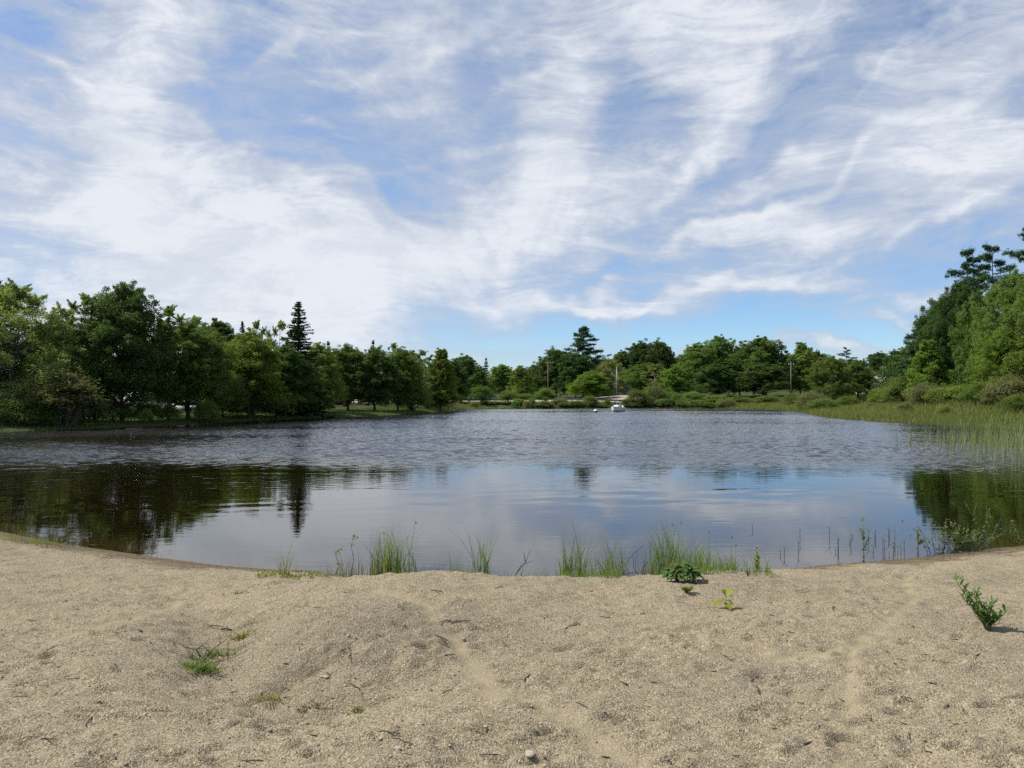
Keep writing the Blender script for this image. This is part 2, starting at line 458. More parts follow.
def bz(x, y):
    """height of the finished beach mesh."""
    j = np.clip(np.searchsorted(xs, x) - 1, 0, len(xs) - 2); i = np.clip(np.searchsorted(ys, y) - 1, 0, len(ys) - 2)
    u = (x - xs[j]) / (xs[j + 1] - xs[j]); v = (y - ys[i]) / (ys[i + 1] - ys[i])
    return (BZ[i, j] * (1 - u) + BZ[i, j + 1] * u) * (1 - v) + (BZ[i + 1, j] * (1 - u) + BZ[i + 1, j + 1] * u) * v


def bp_(px, py):
    q = gnd(px, py); return (q[0], q[1], float(bz(q[0], q[1])))


# ------------------------------------------------------------------ water
def water_mat():
    m, nt = newmat('pond_water'); g = NT(nt); out = g.N('ShaderNodeOutputMaterial')
    geo = g.N('ShaderNodeNewGeometry'); P = geo.outputs['Position']
    w1 = g.N('ShaderNodeTexNoise', {'Vector': g.N('ShaderNodeMapping', {0: P, 'Scale': (.8, 2.0, 1.0)}).outputs[0], 'Scale': 2.4, 'Detail': 3.0, 'Roughness': .5, 'Distortion': .4})
    at_ = g.N('ShaderNodeAttribute', attribute_name='rough')
    bp = g.N('ShaderNodeBump', {'Height': g.M('MULTIPLY', w1.outputs[0], g.M('MULTIPLY_ADD', at_.outputs['Fac'], 1.0, .06)), 'Strength': 1.0, 'Distance': .022})
    fr = g.N('ShaderNodeFresnel', {'IOR': 1.55, 'Normal': bp.outputs[0]})
    gl = g.N('ShaderNodeBsdfGlossy', {'Roughness': g.M('MULTIPLY_ADD', at_.outputs['Fac'], .15, .02), 'Normal': bp.outputs[0], 'Color': (.98, .98, .98, 1)})
    tr = g.N('ShaderNodeBsdfTransparent', {'Color': (.50, .42, .25, 1)})
    mx = g.N('ShaderNodeMixShader', {0: fr.outputs[0], 1: tr.outputs[0], 2: gl.outputs[0]})
    g.l.new(mx.outputs[0], out.inputs[0]); return m


def waves(X, Y):
    """ripples raised by a light breeze: the sheltered water by the sand is calm."""
    r = np.random.default_rng(2); gust = fbm(X * .045 + 3, Y * .13, 3)
    brk = sst(17.5, 26.5, Y + 5 * gust); z = np.zeros(X.shape)
    for k in range(60):
        lam = .19 * 2 ** r.uniform(0, 1.35); th = pi / 2 + r.normal(0, .7); q = 2 * pi / lam; ph = r.uniform(0, 2 * pi)
        env = .82 + .25 * np.abs(vnoise(X * .5 + 13 * k, Y * .8 + 7 * k))
        z += .010 * lam ** .85 * env * np.sin(q * (X * cos(th) + Y * sin(th)) + ph + .7 * vnoise(X * .3 + k, Y * .3))
    s = 0
    for k in range(7):
        lam = r.uniform(.5, 1.6); th = pi / 2 + r.normal(0, .22); s = s + lam * np.sin(2 * pi / lam * (X * cos(th) + Y * sin(th)) + r.uniform(0, 6) + 3 * vnoise(X * .2 + k, Y * .4))
    calm = .0007 * s * np.clip(fbm(X * .10 + 31, Y * .45, 3) + .15, 0, .8) * 2 * sst(10, 17, Y)
    amp = brk * np.clip(.9 + .7 * gust, .45, 1.4)
    return z * amp * WAVE + calm, np.clip(amp, 0, 1.2)


WAVE = .62
wx = np.arange(-40, 52, .17); wy = np.concatenate([np.arange(5, 17, .12), np.arange(17, 40, .05), np.arange(40, 70, .08), np.arange(70, 150, .13)])
X, Y = np.meshgrid(wx, wy); wz, wa = waves(X, Y); nx, ny = len(wx), len(wy)
i = np.arange(ny - 1)[:, None] * nx + np.arange(nx - 1)[None]; F = np.stack([i, i + 1, i + nx + 1, i + nx], -1).reshape(-1, 4)
mb = MB(); mb.add(np.stack([X, Y, wz], -1).reshape(-1, 3), F); wo = tag(mb.build('water', water_mat(), smooth=True), kind='structure')
a = wo.data.attributes.new('rough', 'FLOAT', 'POINT'); a.data.foreach_set('value', wa.ravel().astype(np.float32))

# ------------------------------------------------------------------ sun and sky
SUN = Vector((-0.84, 0.12, 1.12)).normalized()
sl = bpy.data.lights.new('sun', 'SUN'); sl.energy = 4.0; sl.angle = radians(.55); sl.color = (1.0, .955, .88)
so = bpy.data.objects.new('sun', sl); COL.objects.link(so); so.rotation_euler = SUN.to_track_quat('Z', 'Y').to_euler()
so.location = (-30, 10, 60)


def world():
    w = bpy.data.worlds.new('World'); S.world = w; w.use_nodes = True; nt = w.node_tree; nt.nodes.clear(); g = NT(nt)
    out = g.N('ShaderNodeOutputWorld'); bg = g.N('ShaderNodeBackground', {'Strength': .1})
    sky = g.N('ShaderNodeTexSky', sky_type='NISHITA', sun_disc=False, sun_elevation=asin(SUN.z), sun_rotation=atan2(SUN.x, SUN.y) % (2 * pi),
              air_density=1.0, dust_density=.0, ozone_density=2.0, altitude=300)
    tc = g.N('ShaderNodeTexCoord'); sep = g.N('ShaderNodeSeparateXYZ', {0: tc.outputs['Generated']})
    A = g.M('ARCTAN2', sep.outputs[0], sep.outputs[1]); B = g.M('ARCSINE', sep.outputs[2])
    ab = g.N('ShaderNodeCombineXYZ', {0: A, 1: B}).outputs[0]
    # wind: two octaves of warp
    n1 = g.N('ShaderNodeTexNoise', {'Vector': ab, 'Scale': 5.0, 'Detail': 4.0, 'Roughness': .55})
    wv = g.N('ShaderNodeVectorMath', {0: n1.outputs['Color'], 1: (.5, .5, .5)}, operation='SUBTRACT')
    wv = g.N('ShaderNodeVectorMath', {0: wv.outputs[0], 1: (.22, .15, 0), 2: ab}, operation='MULTIPLY_ADD').outputs[0]
    n2 = g.N('ShaderNodeTexNoise', {'Vector': ab, 'Scale': 3.0, 'Detail': 2.0})
    w2 = g.N('ShaderNodeVectorMath', {0: n2.outputs['Color'], 1: (.12, .07, 0), 2: ab}, operation='MULTIPLY_ADD').outputs[0]

    def ang(px, py):
        d = ray(px, py); return atan2(d[0], d[1]), asin(d[2])

    acc = None; accb = None
    feats = [  # px, py, half length, half height (pixels), tilt (degrees, up to the right), weight
        (168, 40, 36, 90, 14, 1.0), (128, 150, 38, 85, 4, .95), (230, 235, 190, 62, -12, .95), (370, 275, 130, 60, -14, .7), (180, 300, 240, 45, 0, .75),
        (50, 230, 110, 40, 5, .35), (30, 105, 60, 18, -20, .25), (330, 320, 55, 32, 0, .35),
        (556, 150, 34, 85, -14, .9), (520, 225, 120, 40, 18, .55), (715, 70, 90, 75, 32, .85), (640, 205, 110, 34, 22, .45), (470, 245, 90, 42, 8, .35),
        (890, 205, 190, 36, 20, .66), (985, 60, 90, 45, 30, .55), (760, 240, 120, 26, 10, .45), (810, 146, 30, 12, 2, 1.0), (1000, 165, 60, 30, 22, .4),
        (590, 296, 120, 10, 2, .75), (800, 290, 130, 11, 3, .8), (500, 322, 60, 9, 0, .7), (880, 313, 70, 5, 4, .5), (820, 345, 120, 9, 0, .75), (450, 50, 130, 50, -10, .25), (620, 40, 90, 45, 20, .25),
        (230, 100, 48, 50, 0, -.55), (50, 130, 75, 34, -12, -.45), (70, 40, 60, 22, -20, -.3), (380, 165, 120, 40, -22, -.5), (330, 110, 60, 40, -20, -.2), (430, 230, 70, 22, -30, -.4),
        (628, 105, 50, 60, 50, -.6), (800, 95, 120, 20, 42, -.85), (740, 170, 100, 16, 28, -.55), (850, 170, 120, 10, 24, -.4), (490, 100, 50, 70, 0, -.4),
        (700, 268, 170, 18, 4, -.55), (440, 312, 60, 22, -12, -.6), (640, 325, 220, 14, 0, -.8), (900, 270, 120, 13, 10, -.45), (900, 330, 120, 8, 0, -.6), (1000, 260, 60, 30, 15, -.2),
        (570, 345, 160, 8, 0, -.3),
        (760, 215, 160, 7, 22, .55), (880, 150, 150, 7, 26, .55), (945, 220, 110, 7, 18, .5), (655, 252, 140, 7, 14, .45), (690, 150, 95, 8, 48, .45), (535, 205, 80, 9, 62, .4),
        (300, 200, 130, 8, -30, .4), (420, 235, 110, 7, -28, .4), (255, 55, 90, 8, 38, .4), (70, 75, 110, 7, -24, .4), (400, 70, 130, 7, 12, .35), (900, 60, 130, 7, 36, .5), (460, 150, 120, 7, 20, .35),
        (330, 140, 110, 6, -16, .35), (560, 60, 100, 7, 28, .3), (640, 297, 150, 5, 2, .4), (820, 312, 110, 4, 3, .4), (700, 230, 120, 6, 20, -.4), (850, 105, 120, 6, 38, -.4)]
    for px, py, hx, hy, th, w_ in feats:
        a0, b0 = ang(px, py); fx = 1 / (1 + ((px - 512) / FPX) ** 2) ** .5
        mp = g.N('ShaderNodeMapping', {0: wv, 'Location': (a0, b0, 0), 'Rotation': (0, 0, radians(th)), 'Scale': (hx / FPX * fx, hy / FPX * fx, 1)}, vector_type='TEXTURE')
        dt = g.N('ShaderNodeVectorMath', {0: mp.outputs[0], 1: mp.outputs[0]}, operation='DOT_PRODUCT')
        e = g.M('POWER', math.e, g.M('MULTIPLY', dt.outputs['Value'], -1.0))
        acc = g.M('MULTIPLY_ADD', e, w_ * .95, acc if acc is not None else 0.0)
    # streaks: two bearings of cirrus blended across the sky
    def streak(rot, sc, st, det):
        mp = g.N('ShaderNodeMapping', {0: w2, 'Rotation': (0, 0, radians(rot)), 'Scale': (sc / st, sc, 1)})
        return g.N('ShaderNodeTexNoise', {'Vector': mp.outputs[0], 'Scale': 1.0, 'Detail': det, 'Roughness': .69, 'Distortion': .6}).outputs[0]
    mixlr = g.smooth(A, -.28, .10)
    sa_, sb_ = streak(20, 10, 2.2, 9.0), streak(-24, 11, 2.7, 9.0)
    st = g.M('ADD', g.M('MULTIPLY', sa_, g.M('SUBTRACT', 1.0, mixlr)), g.M('MULTIPLY', sb_, mixlr))
    fine = g.M('ADD', g.M('MULTIPLY', streak(14, 34, 3.4, 6.0), g.M('SUBTRACT', 1.0, mixlr)), g.M('MULTIPLY', streak(-28, 38, 4.2, 6.0), mixlr))
    puff = g.N('ShaderNodeTexNoise', {'Vector': ab, 'Scale': 7.0, 'Detail': 10.0, 'Roughness': .66, 'Distortion': .6}).outputs[0]
    lift = g.smooth(B, .03, .30)
    cov = g.M('ADD', acc, g.M('MULTIPLY_ADD', st, 2.3, -1.15))
    cov = g.M('ADD', cov, g.M('MULTIPLY_ADD', fine, 1.75, -.875))
    cov = g.M('ADD', cov, g.M('MULTIPLY_ADD', puff, 1.1, -.55))
    cov = g.M('ADD', cov, g.M('MULTIPLY_ADD', lift, .10, .08))
    veil = g.smooth(cov, -.75, .55); dens = g.smooth(cov, .12, 1.30)
    # thin cirrus veil, then the thick white cloud
    skyc = g.mixc(1.0, sky.outputs[0], g.mixc(g.smooth(B, .10, .30), (.62, .78, .97), (.84, .90, .98)), 'MULTIPLY')
    c = g.mixc(g.M('MAXIMUM', g.M('MULTIPLY', veil, g.M('MULTIPLY_ADD', g.smooth(B, .06, .25), .30, .58)), g.M('MULTIPLY', g.M('MULTIPLY_ADD', g.smooth(B, .10, .28), .60, .10), g.M('ADD', .70, g.M('ADD', g.M('MULTIPLY_ADD', fine, 1.7, -.85), g.M('MULTIPLY_ADD', puff, 1.5, -.75)), clamp=True))), skyc, (3.55, 3.98, 4.8))
    c = g.mixc(g.M('MULTIPLY', dens, .96), c, g.mixc(g.smooth(g.M('ADD', puff, g.M('MULTIPLY_ADD', fine, .8, -.4)), .36, .62), (4.85, 5.2, 5.75), (5.75, 5.98, 6.4)))
    g.l.new(c, bg.inputs[0]); g.l.new(bg.outputs[0], out.inputs[0])


world()
# ------------------------------------------------------------------ trees
def limb(a, b, sag=.0, n=5, r=None, wob=.04):
    a = np.array(a, float); b = np.array(b, float); t = np.linspace(0, 1, n)[:, None]
    L = np.linalg.norm(b - a); P = a + (b - a) * t; P[:, 2] += (t * (1 - t))[:, 0] * sag * L
    P[1:-1] += rng.normal(0, wob * L / n * 2, (n - 2, 3)); return P


def unit(v): return v / np.maximum(np.linalg.norm(v, axis=1, keepdims=True), 1e-9)


def leafcloud(c, r, n, size, up=.6, squash=.75, stray=.12, asp=.55, fill=.42):
    d = unit(rng.normal(size=(n, 3))); d[:, 2] += .22; d = unit(d)
    rad = rng.random(n) ** fill; st = rng.random(n) < stray; rad[st] *= rng.uniform(1.0, 1.45, st.sum())
    P = np.array(c) + d * (rad * r)[:, None] * np.array([1, 1, squash])
    N = unit(d * .55 + np.array([0, 0, up]) + rng.normal(0, .55, (n, 3)))
    s = size * rng.uniform(.55, 1.35, n); return P, N, s, s * asp


def broadleaf(name, H, W, base, nl, nleaf, size, mat, airy=0.0, prof='oval', trunkr=.16, bark=BARK, lobe=.24, forks=0, seed=0):
    """trunk with limbs that end in leaf clumps; base = height where the crown starts."""
    global rng
    rng = np.random.default_rng(seed + 100)
    root = thing(name, None, None)
    T = MB(); C = MB()
    lean = rng.normal(0, .02 * H, 2); tr = limb((0, 0, -.4), (lean[0], lean[1], H * (.82 if not airy else .9)), n=9, wob=.05)
    hz = np.linspace(0, 1, 9); T.tube(tr, trunkr * (1 - .93 * hz) + .012, 7)
    CH = H - base; pts = []
    for i in range(nl):
        t = (i + rng.random()) / nl                      # height in the crown
        if prof == 'oval': R = W / 2 * (sin(pi * min(1, (t * .82 + .16))) ** .65)
        elif prof == 'cone': R = W / 2 * (1 - t) ** .75 * (1 if t > .06 else .7)
        elif prof == 'vase': R = W / 2 * (.45 + .75 * t) * (1 - max(0, t - .7) / .3 * .75)
        else: R = W / 2 * (1 - .35 * t) * (1 - max(0, t - .75) / .25 * .7)                       # dome, full to the ground
        th = i * 2.399 + rng.normal(0, .35); rr = R * rng.uniform(.42, .92) if t < .93 else R * .3 * rng.random()
        z = base + CH * (.05 + .92 * t); pts.append((rr * cos(th) + lean[0] * t, rr * sin(th) + lean[1] * t, z, t))
    if not airy:
        for i in range(nl // 4):
            t = rng.uniform(.15, .8); pts.append((rng.normal(0, W * .08), rng.normal(0, W * .08), base + CH * t, t))
    per = nleaf // len(pts)
    for x, y, z, t in pts:
        hz0 = max(.12 * H, z - (0.35 + .3 * rng.random()) * np.hypot(x, y) - .08 * H); k = np.clip(hz0 / (H * .82), 0, 1) * 8
        b0 = tr[int(k)] + (tr[min(8, int(k) + 1)] - tr[int(k)]) * (k - int(k))
        P = limb(b0, (x, y, z), sag=-.12, n=5); T.tube(P, np.linspace(trunkr * .26, .012, 5), 4, cap=False)
        r = W * lobe * rng.uniform(.65, 1.25) * (1.0 - .35 * t)
        if airy:
            for q in range(rng.integers(4, 8)):          # slender sprays that reach out of the crown
                e = np.array([x, y, z]) + unit(rng.normal(size=(1, 3)) * np.array([1, 1, .6]) + np.array([[x / W, y / W, .75]]))[0] * r * rng.uniform(.7, 1.7)
                sp = limb((x, y, z), e, n=4); T.tube(sp, np.linspace(.016, .005, 4), 3, cap=False)
                m = per // 6; tt = rng.random(m)
                Q = np.array([x, y, z]) + (e - np.array([x, y, z])) * tt[:, None] + rng.normal(0, r * .20, (m, 3)) * (1.2 - tt[:, None])
                N = unit(rng.normal(0, .7, (m, 3)) + np.array([0, 0, .6])); s = size * rng.uniform(.5, 1.3, m); C.cards(Q, N, s, s * .5, rng)
        else:
            C.cards(*leafcloud((x, y, z), r, per, size), r=rng)
            for q in range(6):                           # sprays breaking the outline
                d = unit(rng.normal(size=(1, 3)) + np.array([[x / W * 2, y / W * 2, .5]]))[0]; c2 = np.array([x, y, z]) + d * r * rng.uniform(.8, 1.45)
                C.cards(*leafcloud(c2, r * .30, per // 11, size, squash=.9), r=rng)
    T.build('trunk', bark, root, True); C.build('crown', mat, root)
    root['H'] = H * 1.05; root['W'] = W
    return root


def spruce(name, H, W, mat, levels=30, base=.6, size=.20, seed=0, ragged=.2):
    global rng
    rng = np.random.default_rng(seed + 300); root = thing(name, None, None); T = MB(); C = MB()
    T.tube(limb((0, 0, -.4), (0, 0, H * .985), n=8, wob=.01), np.linspace(.19, .015, 8), 7)
    for i in range(levels):
        t = (i + .5 * rng.random()) / levels; z = base + (H - base) * t; nb = int(9 - 4 * t)
        for k in range(nb):
            th = k * 2 * pi / nb + i * 1.3 + rng.normal(0, .2); L = (W / 2 * (1 - t) ** .85 + .10) * rng.uniform(1 - ragged * 2, 1 + ragged)
            dr = -.30 * L * (1 - t) + .25 * L * t; e = np.array([L * cos(th), L * sin(th), z + dr + .04 * L])
            P = limb((0, 0, z), e, sag=-.18 * (1 - t), n=4); T.tube(P, np.linspace(.03, .006, 4), 3, cap=False)
            n = int(34 + 70 * (1 - t)); s = rng.random(n) ** .75; side = rng.normal(0, .17, n) * L * (1.15 - s)
            Q = np.array([0, 0, z]) + (e - np.array([0, 0, z])) * s[:, None]
            Q[:, 0] += -sin(th) * side; Q[:, 1] += cos(th) * side; Q[:, 2] += -.18 * (1 - t) * L * s * (1 - s) - np.abs(rng.normal(0, .07, n))
            N = unit(np.array([0, 0, 1.0]) + rng.normal(0, .45, (n, 3))); ss = size * rng.uniform(.6, 1.3, n) * (.6 + .5 * (1 - t))
            C.cards(Q, N, ss, ss * .38, rng)
    T.build('trunk', BARK, root, True); C.build('crown', mat, root); root['H'] = H; root['W'] = W
    return root


def whitepine(name, H, W, mat, nb=26, base=.38, seed=0, size=.17):
    global rng
    rng = np.random.default_rng(seed + 500); root = thing(name, None, None); T = MB(); C = MB()
    tr = limb((0, 0, -.4), (rng.normal(0, .3), rng.normal(0, .3), H * .97), n=9, wob=.03); T.tube(tr, np.linspace(.27, .03, 9), 8)
    for i in range(nb):
        t = base + (1 - base) * ((i + rng.uniform(0, .6)) / nb); z = H * t; u = (t - base) / (1 - base)
        th = i * 2.399 + rng.normal(0, .5); L = W / 2 * (.55 + .6 * sin(pi * min(1, u * .9 + .15))) * (1 - .55 * u ** 3) * rng.uniform(.55, 1.15)
        k = t * 8 * .99; b0 = tr[int(k)] + (tr[min(8, int(k) + 1)] - tr[int(k)]) * (k - int(k))
        e = b0 + np.array([L * cos(th), L * sin(th), L * rng.uniform(.0, .16) + u * .4])
        P = limb(b0, e, sag=-.12, n=5); T.tube(P, np.linspace(.075, .015, 5), 4, cap=False)
        for q in range(int(7 + L * 2.2)):                # flat plumes along the outer bough
            s = rng.uniform(.30, 1.05); c = b0 + (e - b0) * s + np.array([rng.normal(0, .14) * L, rng.normal(0, .14) * L, .10 + rng.normal(0, .14)])
            n = 90; d = unit(rng.normal(size=(n, 3)) * np.array([1, 1, .32])); r = .55 * rng.uniform(.6, 1.2)
            Q = c + d * (rng.random(n) ** .6 * r)[:, None]; Nn = unit(np.array([0, 0, .8]) + rng.normal(0, .5, (n, 3)))
            ss = size * rng.uniform(.6, 1.2, n); C.cards(Q, Nn, ss, ss * .30, rng)
    T.build('trunk', BARK, root, True); C.build('crown', mat, root); root['H'] = H; root['W'] = W * 1.2
    return root


def bush(name, H, W, mat, n, size, seed=0, nl=14, stems=9, asp=.5, loose=0.):
    global rng
    rng = np.random.default_rng(seed + 700); root = thing(name, None, None); T = MB(); C = MB()
    for i in range(nl):
        th = i * 2.399; u = (i + .5) / nl; rr = W / 2 * sqrt(u) * .78; z = H * (.22 + .58 * (1 - u ** 1.6) * rng.uniform(.75, 1.15)) ; c = (rr * cos(th), rr * sin(th), z)
        T.tube(limb((rng.normal(0, .08), rng.normal(0, .08), -.1), c, sag=.1, n=4), np.linspace(.03, .008, 4), 4, cap=False)
        r = W * .22 * rng.uniform(.7, 1.25); C.cards(*leafcloud(c, r, n // nl, size, asp=asp, stray=.2 + loose), r=rng)
        for q in range(3):
            e = np.array(c) + unit(rng.normal(size=(1, 3)) * np.array([.7, .7, .5]) + np.array([[0, 0, .8]]))[0] * r * rng.uniform(.9, 1.6)
            m = n // nl // 8; tt = rng.random(m)[:, None]; Q = np.array(c) + (e - np.array(c)) * tt + rng.normal(0, .06 * H, (m, 3))
            ss = size * rng.uniform(.5, 1.1, m); C.cards(Q, unit(rng.normal(0, .7, (m, 3)) + np.array([0, 0, .6])), ss, ss * asp, rng)
    T.build('stem', BARK, root, True); C.build('foliage', mat, root); root['H'] = H; root['W'] = W
    return root


PROTO = {}
PARK = []


def proto(key, fn, *a, **k):
    PROTO[key] = (fn, a, k); return key


USED = {}


def plant(key, px, pytop, D, wpx, label, cat, group=None, rz=None, name=None, z=None, x=None, seedrot=[0]):
    """puts a plant whose top is seen at pytop and whose crown is wpx wide, at distance D."""
    seedrot[0] += 1
    X, Y, Zg = at(px, D); Zg = Zg if z is None else z
    if x is not None: X = x
    H = zat(pytop, D) - Zg; Wd = wpx / FPX * D
    if rz is None: rz = (seedrot[0] * 2.4) % (2 * pi)
    if key not in USED:
        fn, a, k = PROTO[key]; r = fn(*a, **k); USED[key] = r; o = r
    else:
        o = dup(USED[key], (0, 0, 0), 0, (1, 1, 1), label, group)
    r0 = USED[key]; tag(o, label, cat, group)
    o.location = (X, Y, Zg); o.rotation_euler = (0, 0, rz); sw = Wd / r0['W']; o.scale = (sw, sw, H / r0['H'])
    return o


proto('maple_a', broadleaf, 'maple_tree', 10, 6.5, 1.5, 70, 76000, .068, LEAF['maple'], seed=1, lobe=.18)
proto('maple_b', broadleaf, 'broadleaf_tree', 10, 6.0, 1.3, 60, 66000, .072, LEAF['maple'], seed=2, prof='dome', lobe=.18)
proto('dark_a', broadleaf, 'dark_tree', 10, 6.5, 1.3, 70, 76000, .068, LEAF['dark'], seed=3, lobe=.17)
proto('dark_b', broadleaf, 'dark_tree', 12, 7.5, 2.0, 50, 50000, .10, LEAF['dark'], seed=4, lobe=.19, prof='dome')
proto('bright_a', broadleaf, 'bright_tree', 10, 7.0, 1.0, 66, 72000, .07, LEAF['bright'], seed=5, prof='dome', lobe=.17)
proto('bright_b', broadleaf, 'bright_tree', 10, 5.0, .8, 46, 44000, .085, LEAF['bright'], seed=6, prof='cone', lobe=.19)
proto('airy_a', broadleaf, 'birch_tree', 10, 5.0, 1.5, 34, 34000, .068, LEAF['airy'], airy=1, seed=7, prof='vase', bark=BIRCH, trunkr=.11, lobe=.16)
proto('airy_b', broadleaf, 'willow_tree', 9, 8.0, .6, 64, 72000, .062, LEAF['airy'], airy=1, seed=8, prof='dome', trunkr=.15, lobe=.15)
proto('far_a', broadleaf, 'broadleaf_tree', 13, 8.5, 1.6, 46, 36000, .135, LEAF['maple'], seed=9, lobe=.20)
proto('far_b', broadleaf, 'broadleaf_tree', 13, 9, 1.6, 46, 36000, .135, LEAF['dark'], seed=10, lobe=.20, prof='dome')
proto('far_c', broadleaf, 'broadleaf_tree', 12, 7.5, 1.2, 44, 34000, .13, LEAF['maple'], seed=12, lobe=.20, prof='cone')
proto('spruce_a', spruce, 'spruce_tree', 12, 4.6, LEAF['spruce'], seed=1, levels=46, ragged=.32)
proto('spruce_b', spruce, 'spruce_tree', 12, 4.8, LEAF['spruce'], seed=2, levels=34, ragged=.3, size=.24)
proto('pine_a', whitepine, 'pine_tree', 17, 8, LEAF['pine'], seed=1, nb=19)
proto('pine_b', whitepine, 'pine_tree', 17, 7, LEAF['pine'], seed=2, nb=19, base=.5)
proto('pine_c', whitepine, 'pine_tree', 16, 9, LEAF['pine'], seed=3, nb=54, base=.12)
proto('shrub_a', bush, 'shrub', 2.0, 2.6, LEAF['shrub'], 9000, .05, seed=1)
proto('shrub_b', bush, 'shrub', 1.6, 2.6, LEAF['olive'], 8000, .05, seed=2, loose=.15)
proto('shrub_c', bush, 'shrub', 2.4, 2.6, LEAF['maple'], 9000, .052, seed=3)
proto('shrub_d', bush, 'shrub', 2.0, 2.4, LEAF['bright'], 9000, .05, seed=4)
proto('sapling', bush, 'sapling', 3.0, 1.6, LEAF['olive'], 6000, .048, seed=5, nl=12, loose=.2)

# near the left shore --------------------------------------------------
plant('airy_b', 4, 280, 53, 150, 'pale feathery willow at the shore at the left edge of the photo', 'tree', rz=.4)
plant('maple_b', -40, 268, 57, 130, 'mid green tree behind the pale willow at the left edge', 'tree')
plant('dark_a', 121, 283, 57, 97, 'big dark rounded maple on the left shore, darkest crown there', 'tree', rz=1.1)
plant('airy_a', 84, 287, 56.5, 62, 'loose pale birch between the willow and the big dark maple', 'tree')
plant('olive' if 0 else 'sapling', 68, 368, 51, 66, 'greyish loose sapling low on the shore in front of the pale birch', 'sapling', rz=2)
plant('maple_a', 52, 318, 64, 70, 'mid green maple behind the greyish sapling on the shore', 'tree')
plant('maple_a', 188, 322, 63, 92, 'spreading maple over the white car just beside the big dark maple', 'tree', rz=.9)
plant('airy_a', 168, 301, 61, 60, 'thin pale birch whose top sprays rise above the spreading maple', 'tree')
plant('airy_a', 192, 311, 74, 48, 'second thin pale birch, the lower one behind the spreading maple', 'tree')
plant('dark_b', 217, 318, 84, 66, 'dark round headed tree standing behind the spreading maple', 'tree')
plant('spruce_a', 242, 320, 90, 26, 'small dark spruce tip showing between dark round tree and bright maple', 'tree')
plant('bright_a', 250, 331, 69, 84, 'yellow green maple in front of the tall pointed spruce', 'tree', rz=2.2)
plant('airy_a', 258, 317, 86, 34, 'slim birch top poking up behind the yellow green maple', 'tree')
plant('airy_a', 277, 316, 82, 36, 'slim birch close beside the tall pointed spruce', 'tree')
plant('spruce_a', 298, 300, 78, 60, 'tall dark pointed spruce rising above the left shore trees', 'tree')
plant('dark_a', 284, 346, 74, 60, 'low dark tree at the foot of the tall pointed spruce', 'tree')
plant('maple_b', 320, 343, 86, 50, 'mid green tree just beyond the tall pointed spruce', 'tree')
plant('bright_b', 312, 368, 80, 42, 'small bright leafy tree on the grassy point by the spruce', 'tree')
plant('spruce_b', 328, 340, 112, 24, 'tiny spruce tip behind the tree just beyond the tall spruce', 'tree')
plant('maple_a', 348, 345, 93, 54, 'first of three dense maples shading the roadside fence, next to the point', 'tree')
plant('dark_a', 374, 347, 94, 52, 'middle and darkest of three dense maples shading the roadside fence', 'tree')
plant('maple_a', 398, 348, 98, 46, 'last of three dense maples shading the roadside fence', 'tree')
plant('spruce_b', 373, 339, 130, 22, 'dark spruce tip peeping over the three dense maples', 'tree')
plant('airy_a', 391, 340, 112, 26, 'pale pointed birch top above the last of the three maples', 'tree')
plant('airy_a', 424, 347, 108, 36, 'yellow green pointed tree beside the shrubby end of the fence', 'tree')
plant('bright_b', 440, 347, 112, 40, 'light green pointed tree next to the yellow green pointed tree', 'tree')
plant('maple_b', 414, 351, 124, 44, 'rounded green tree filling the gap before the light pointed trees', 'tree')
plant('far_b', 452, 360, 136, 36, 'dark green tree close behind the two light pointed trees', 'tree')
plant('shrub_c', 411, 366, 100, 36, 'dense dark shrubby tree at the water below the light pointed trees', 'tree')
plant('shrub_d', 428, 374, 112, 40, 'light leafy bush behind the dense shrubby tree on the shore', 'shrub')
# far shore, along and behind the road ----------------------------------
T2 = 'tree'
plant('far_b', 463, 355, 158, 44, 'dark rounded tree behind the guardrail past the light pointed trees', T2)
plant('spruce_b', 486, 357, 180, 16, 'narrow spruce spire in the low stretch of far trees', T2)
plant('far_c', 476, 368, 156, 36, 'small tree below the narrow spruce spire at the far road', T2)
plant('far_a', 501, 364, 176, 34, 'even topped green tree just past the narrow spruce spire', T2)
plant('far_c', 520, 366, 172, 30, 'low pointed tree halfway between narrow spruce spire and utility pole', T2)
plant('far_a', 534, 364, 182, 30, 'low round tree close to the utility pole behind the guardrail', T2)
plant('far_b', 556, 348, 178, 46, 'dark bushy tree directly behind the tall utility pole', T2)
plant('pine_c', 583, 326, 182, 54, 'tallest far tree, a broad dark white pine past the utility pole', T2)
plant('far_b', 575, 352, 174, 50, 'dark tree filling in below the broad white pine', T2)
plant('bright_a', 592, 371, 160, 46, 'yellow green leafy tree below the broad white pine behind the guardrail', T2)
plant('airy_b', 610, 358, 172, 44, 'greyish green loose tree next to the broad white pine', T2)
plant('far_a', 622, 350, 184, 34, 'mid green tree behind the moored sailboat and the grey house', T2)
plant('far_b', 642, 341, 182, 46, 'first of two dark round crowns beyond the sailboat mast', T2)
plant('far_b', 661, 340, 178, 42, 'second of two dark round crowns beyond the sailboat mast', T2, rz=1)
plant('far_a', 648, 362, 164, 50, 'green tree at the far shore in front of the two dark crowns', T2)
plant('airy_a', 655, 366, 158, 34, 'slender birch with pale trunk at the shore past the sailboat', T2)
plant('bright_a', 675, 366, 152, 34, 'low light green tree on the shore beyond the pale birch', T2)
plant('maple_b', 700, 343, 156, 50, 'olive green tree at the start of the tall far clump', T2)
plant('far_a', 718, 335, 158, 44, 'bright topped tree, highest of the tall clump across the pond', T2)
plant('dark_b', 716, 362, 148, 48, 'very dark low crown at the water in the tall far clump', T2)
plant('far_a', 740, 348, 164, 40, 'mid green tree between the two highest crowns of the tall clump', T2)
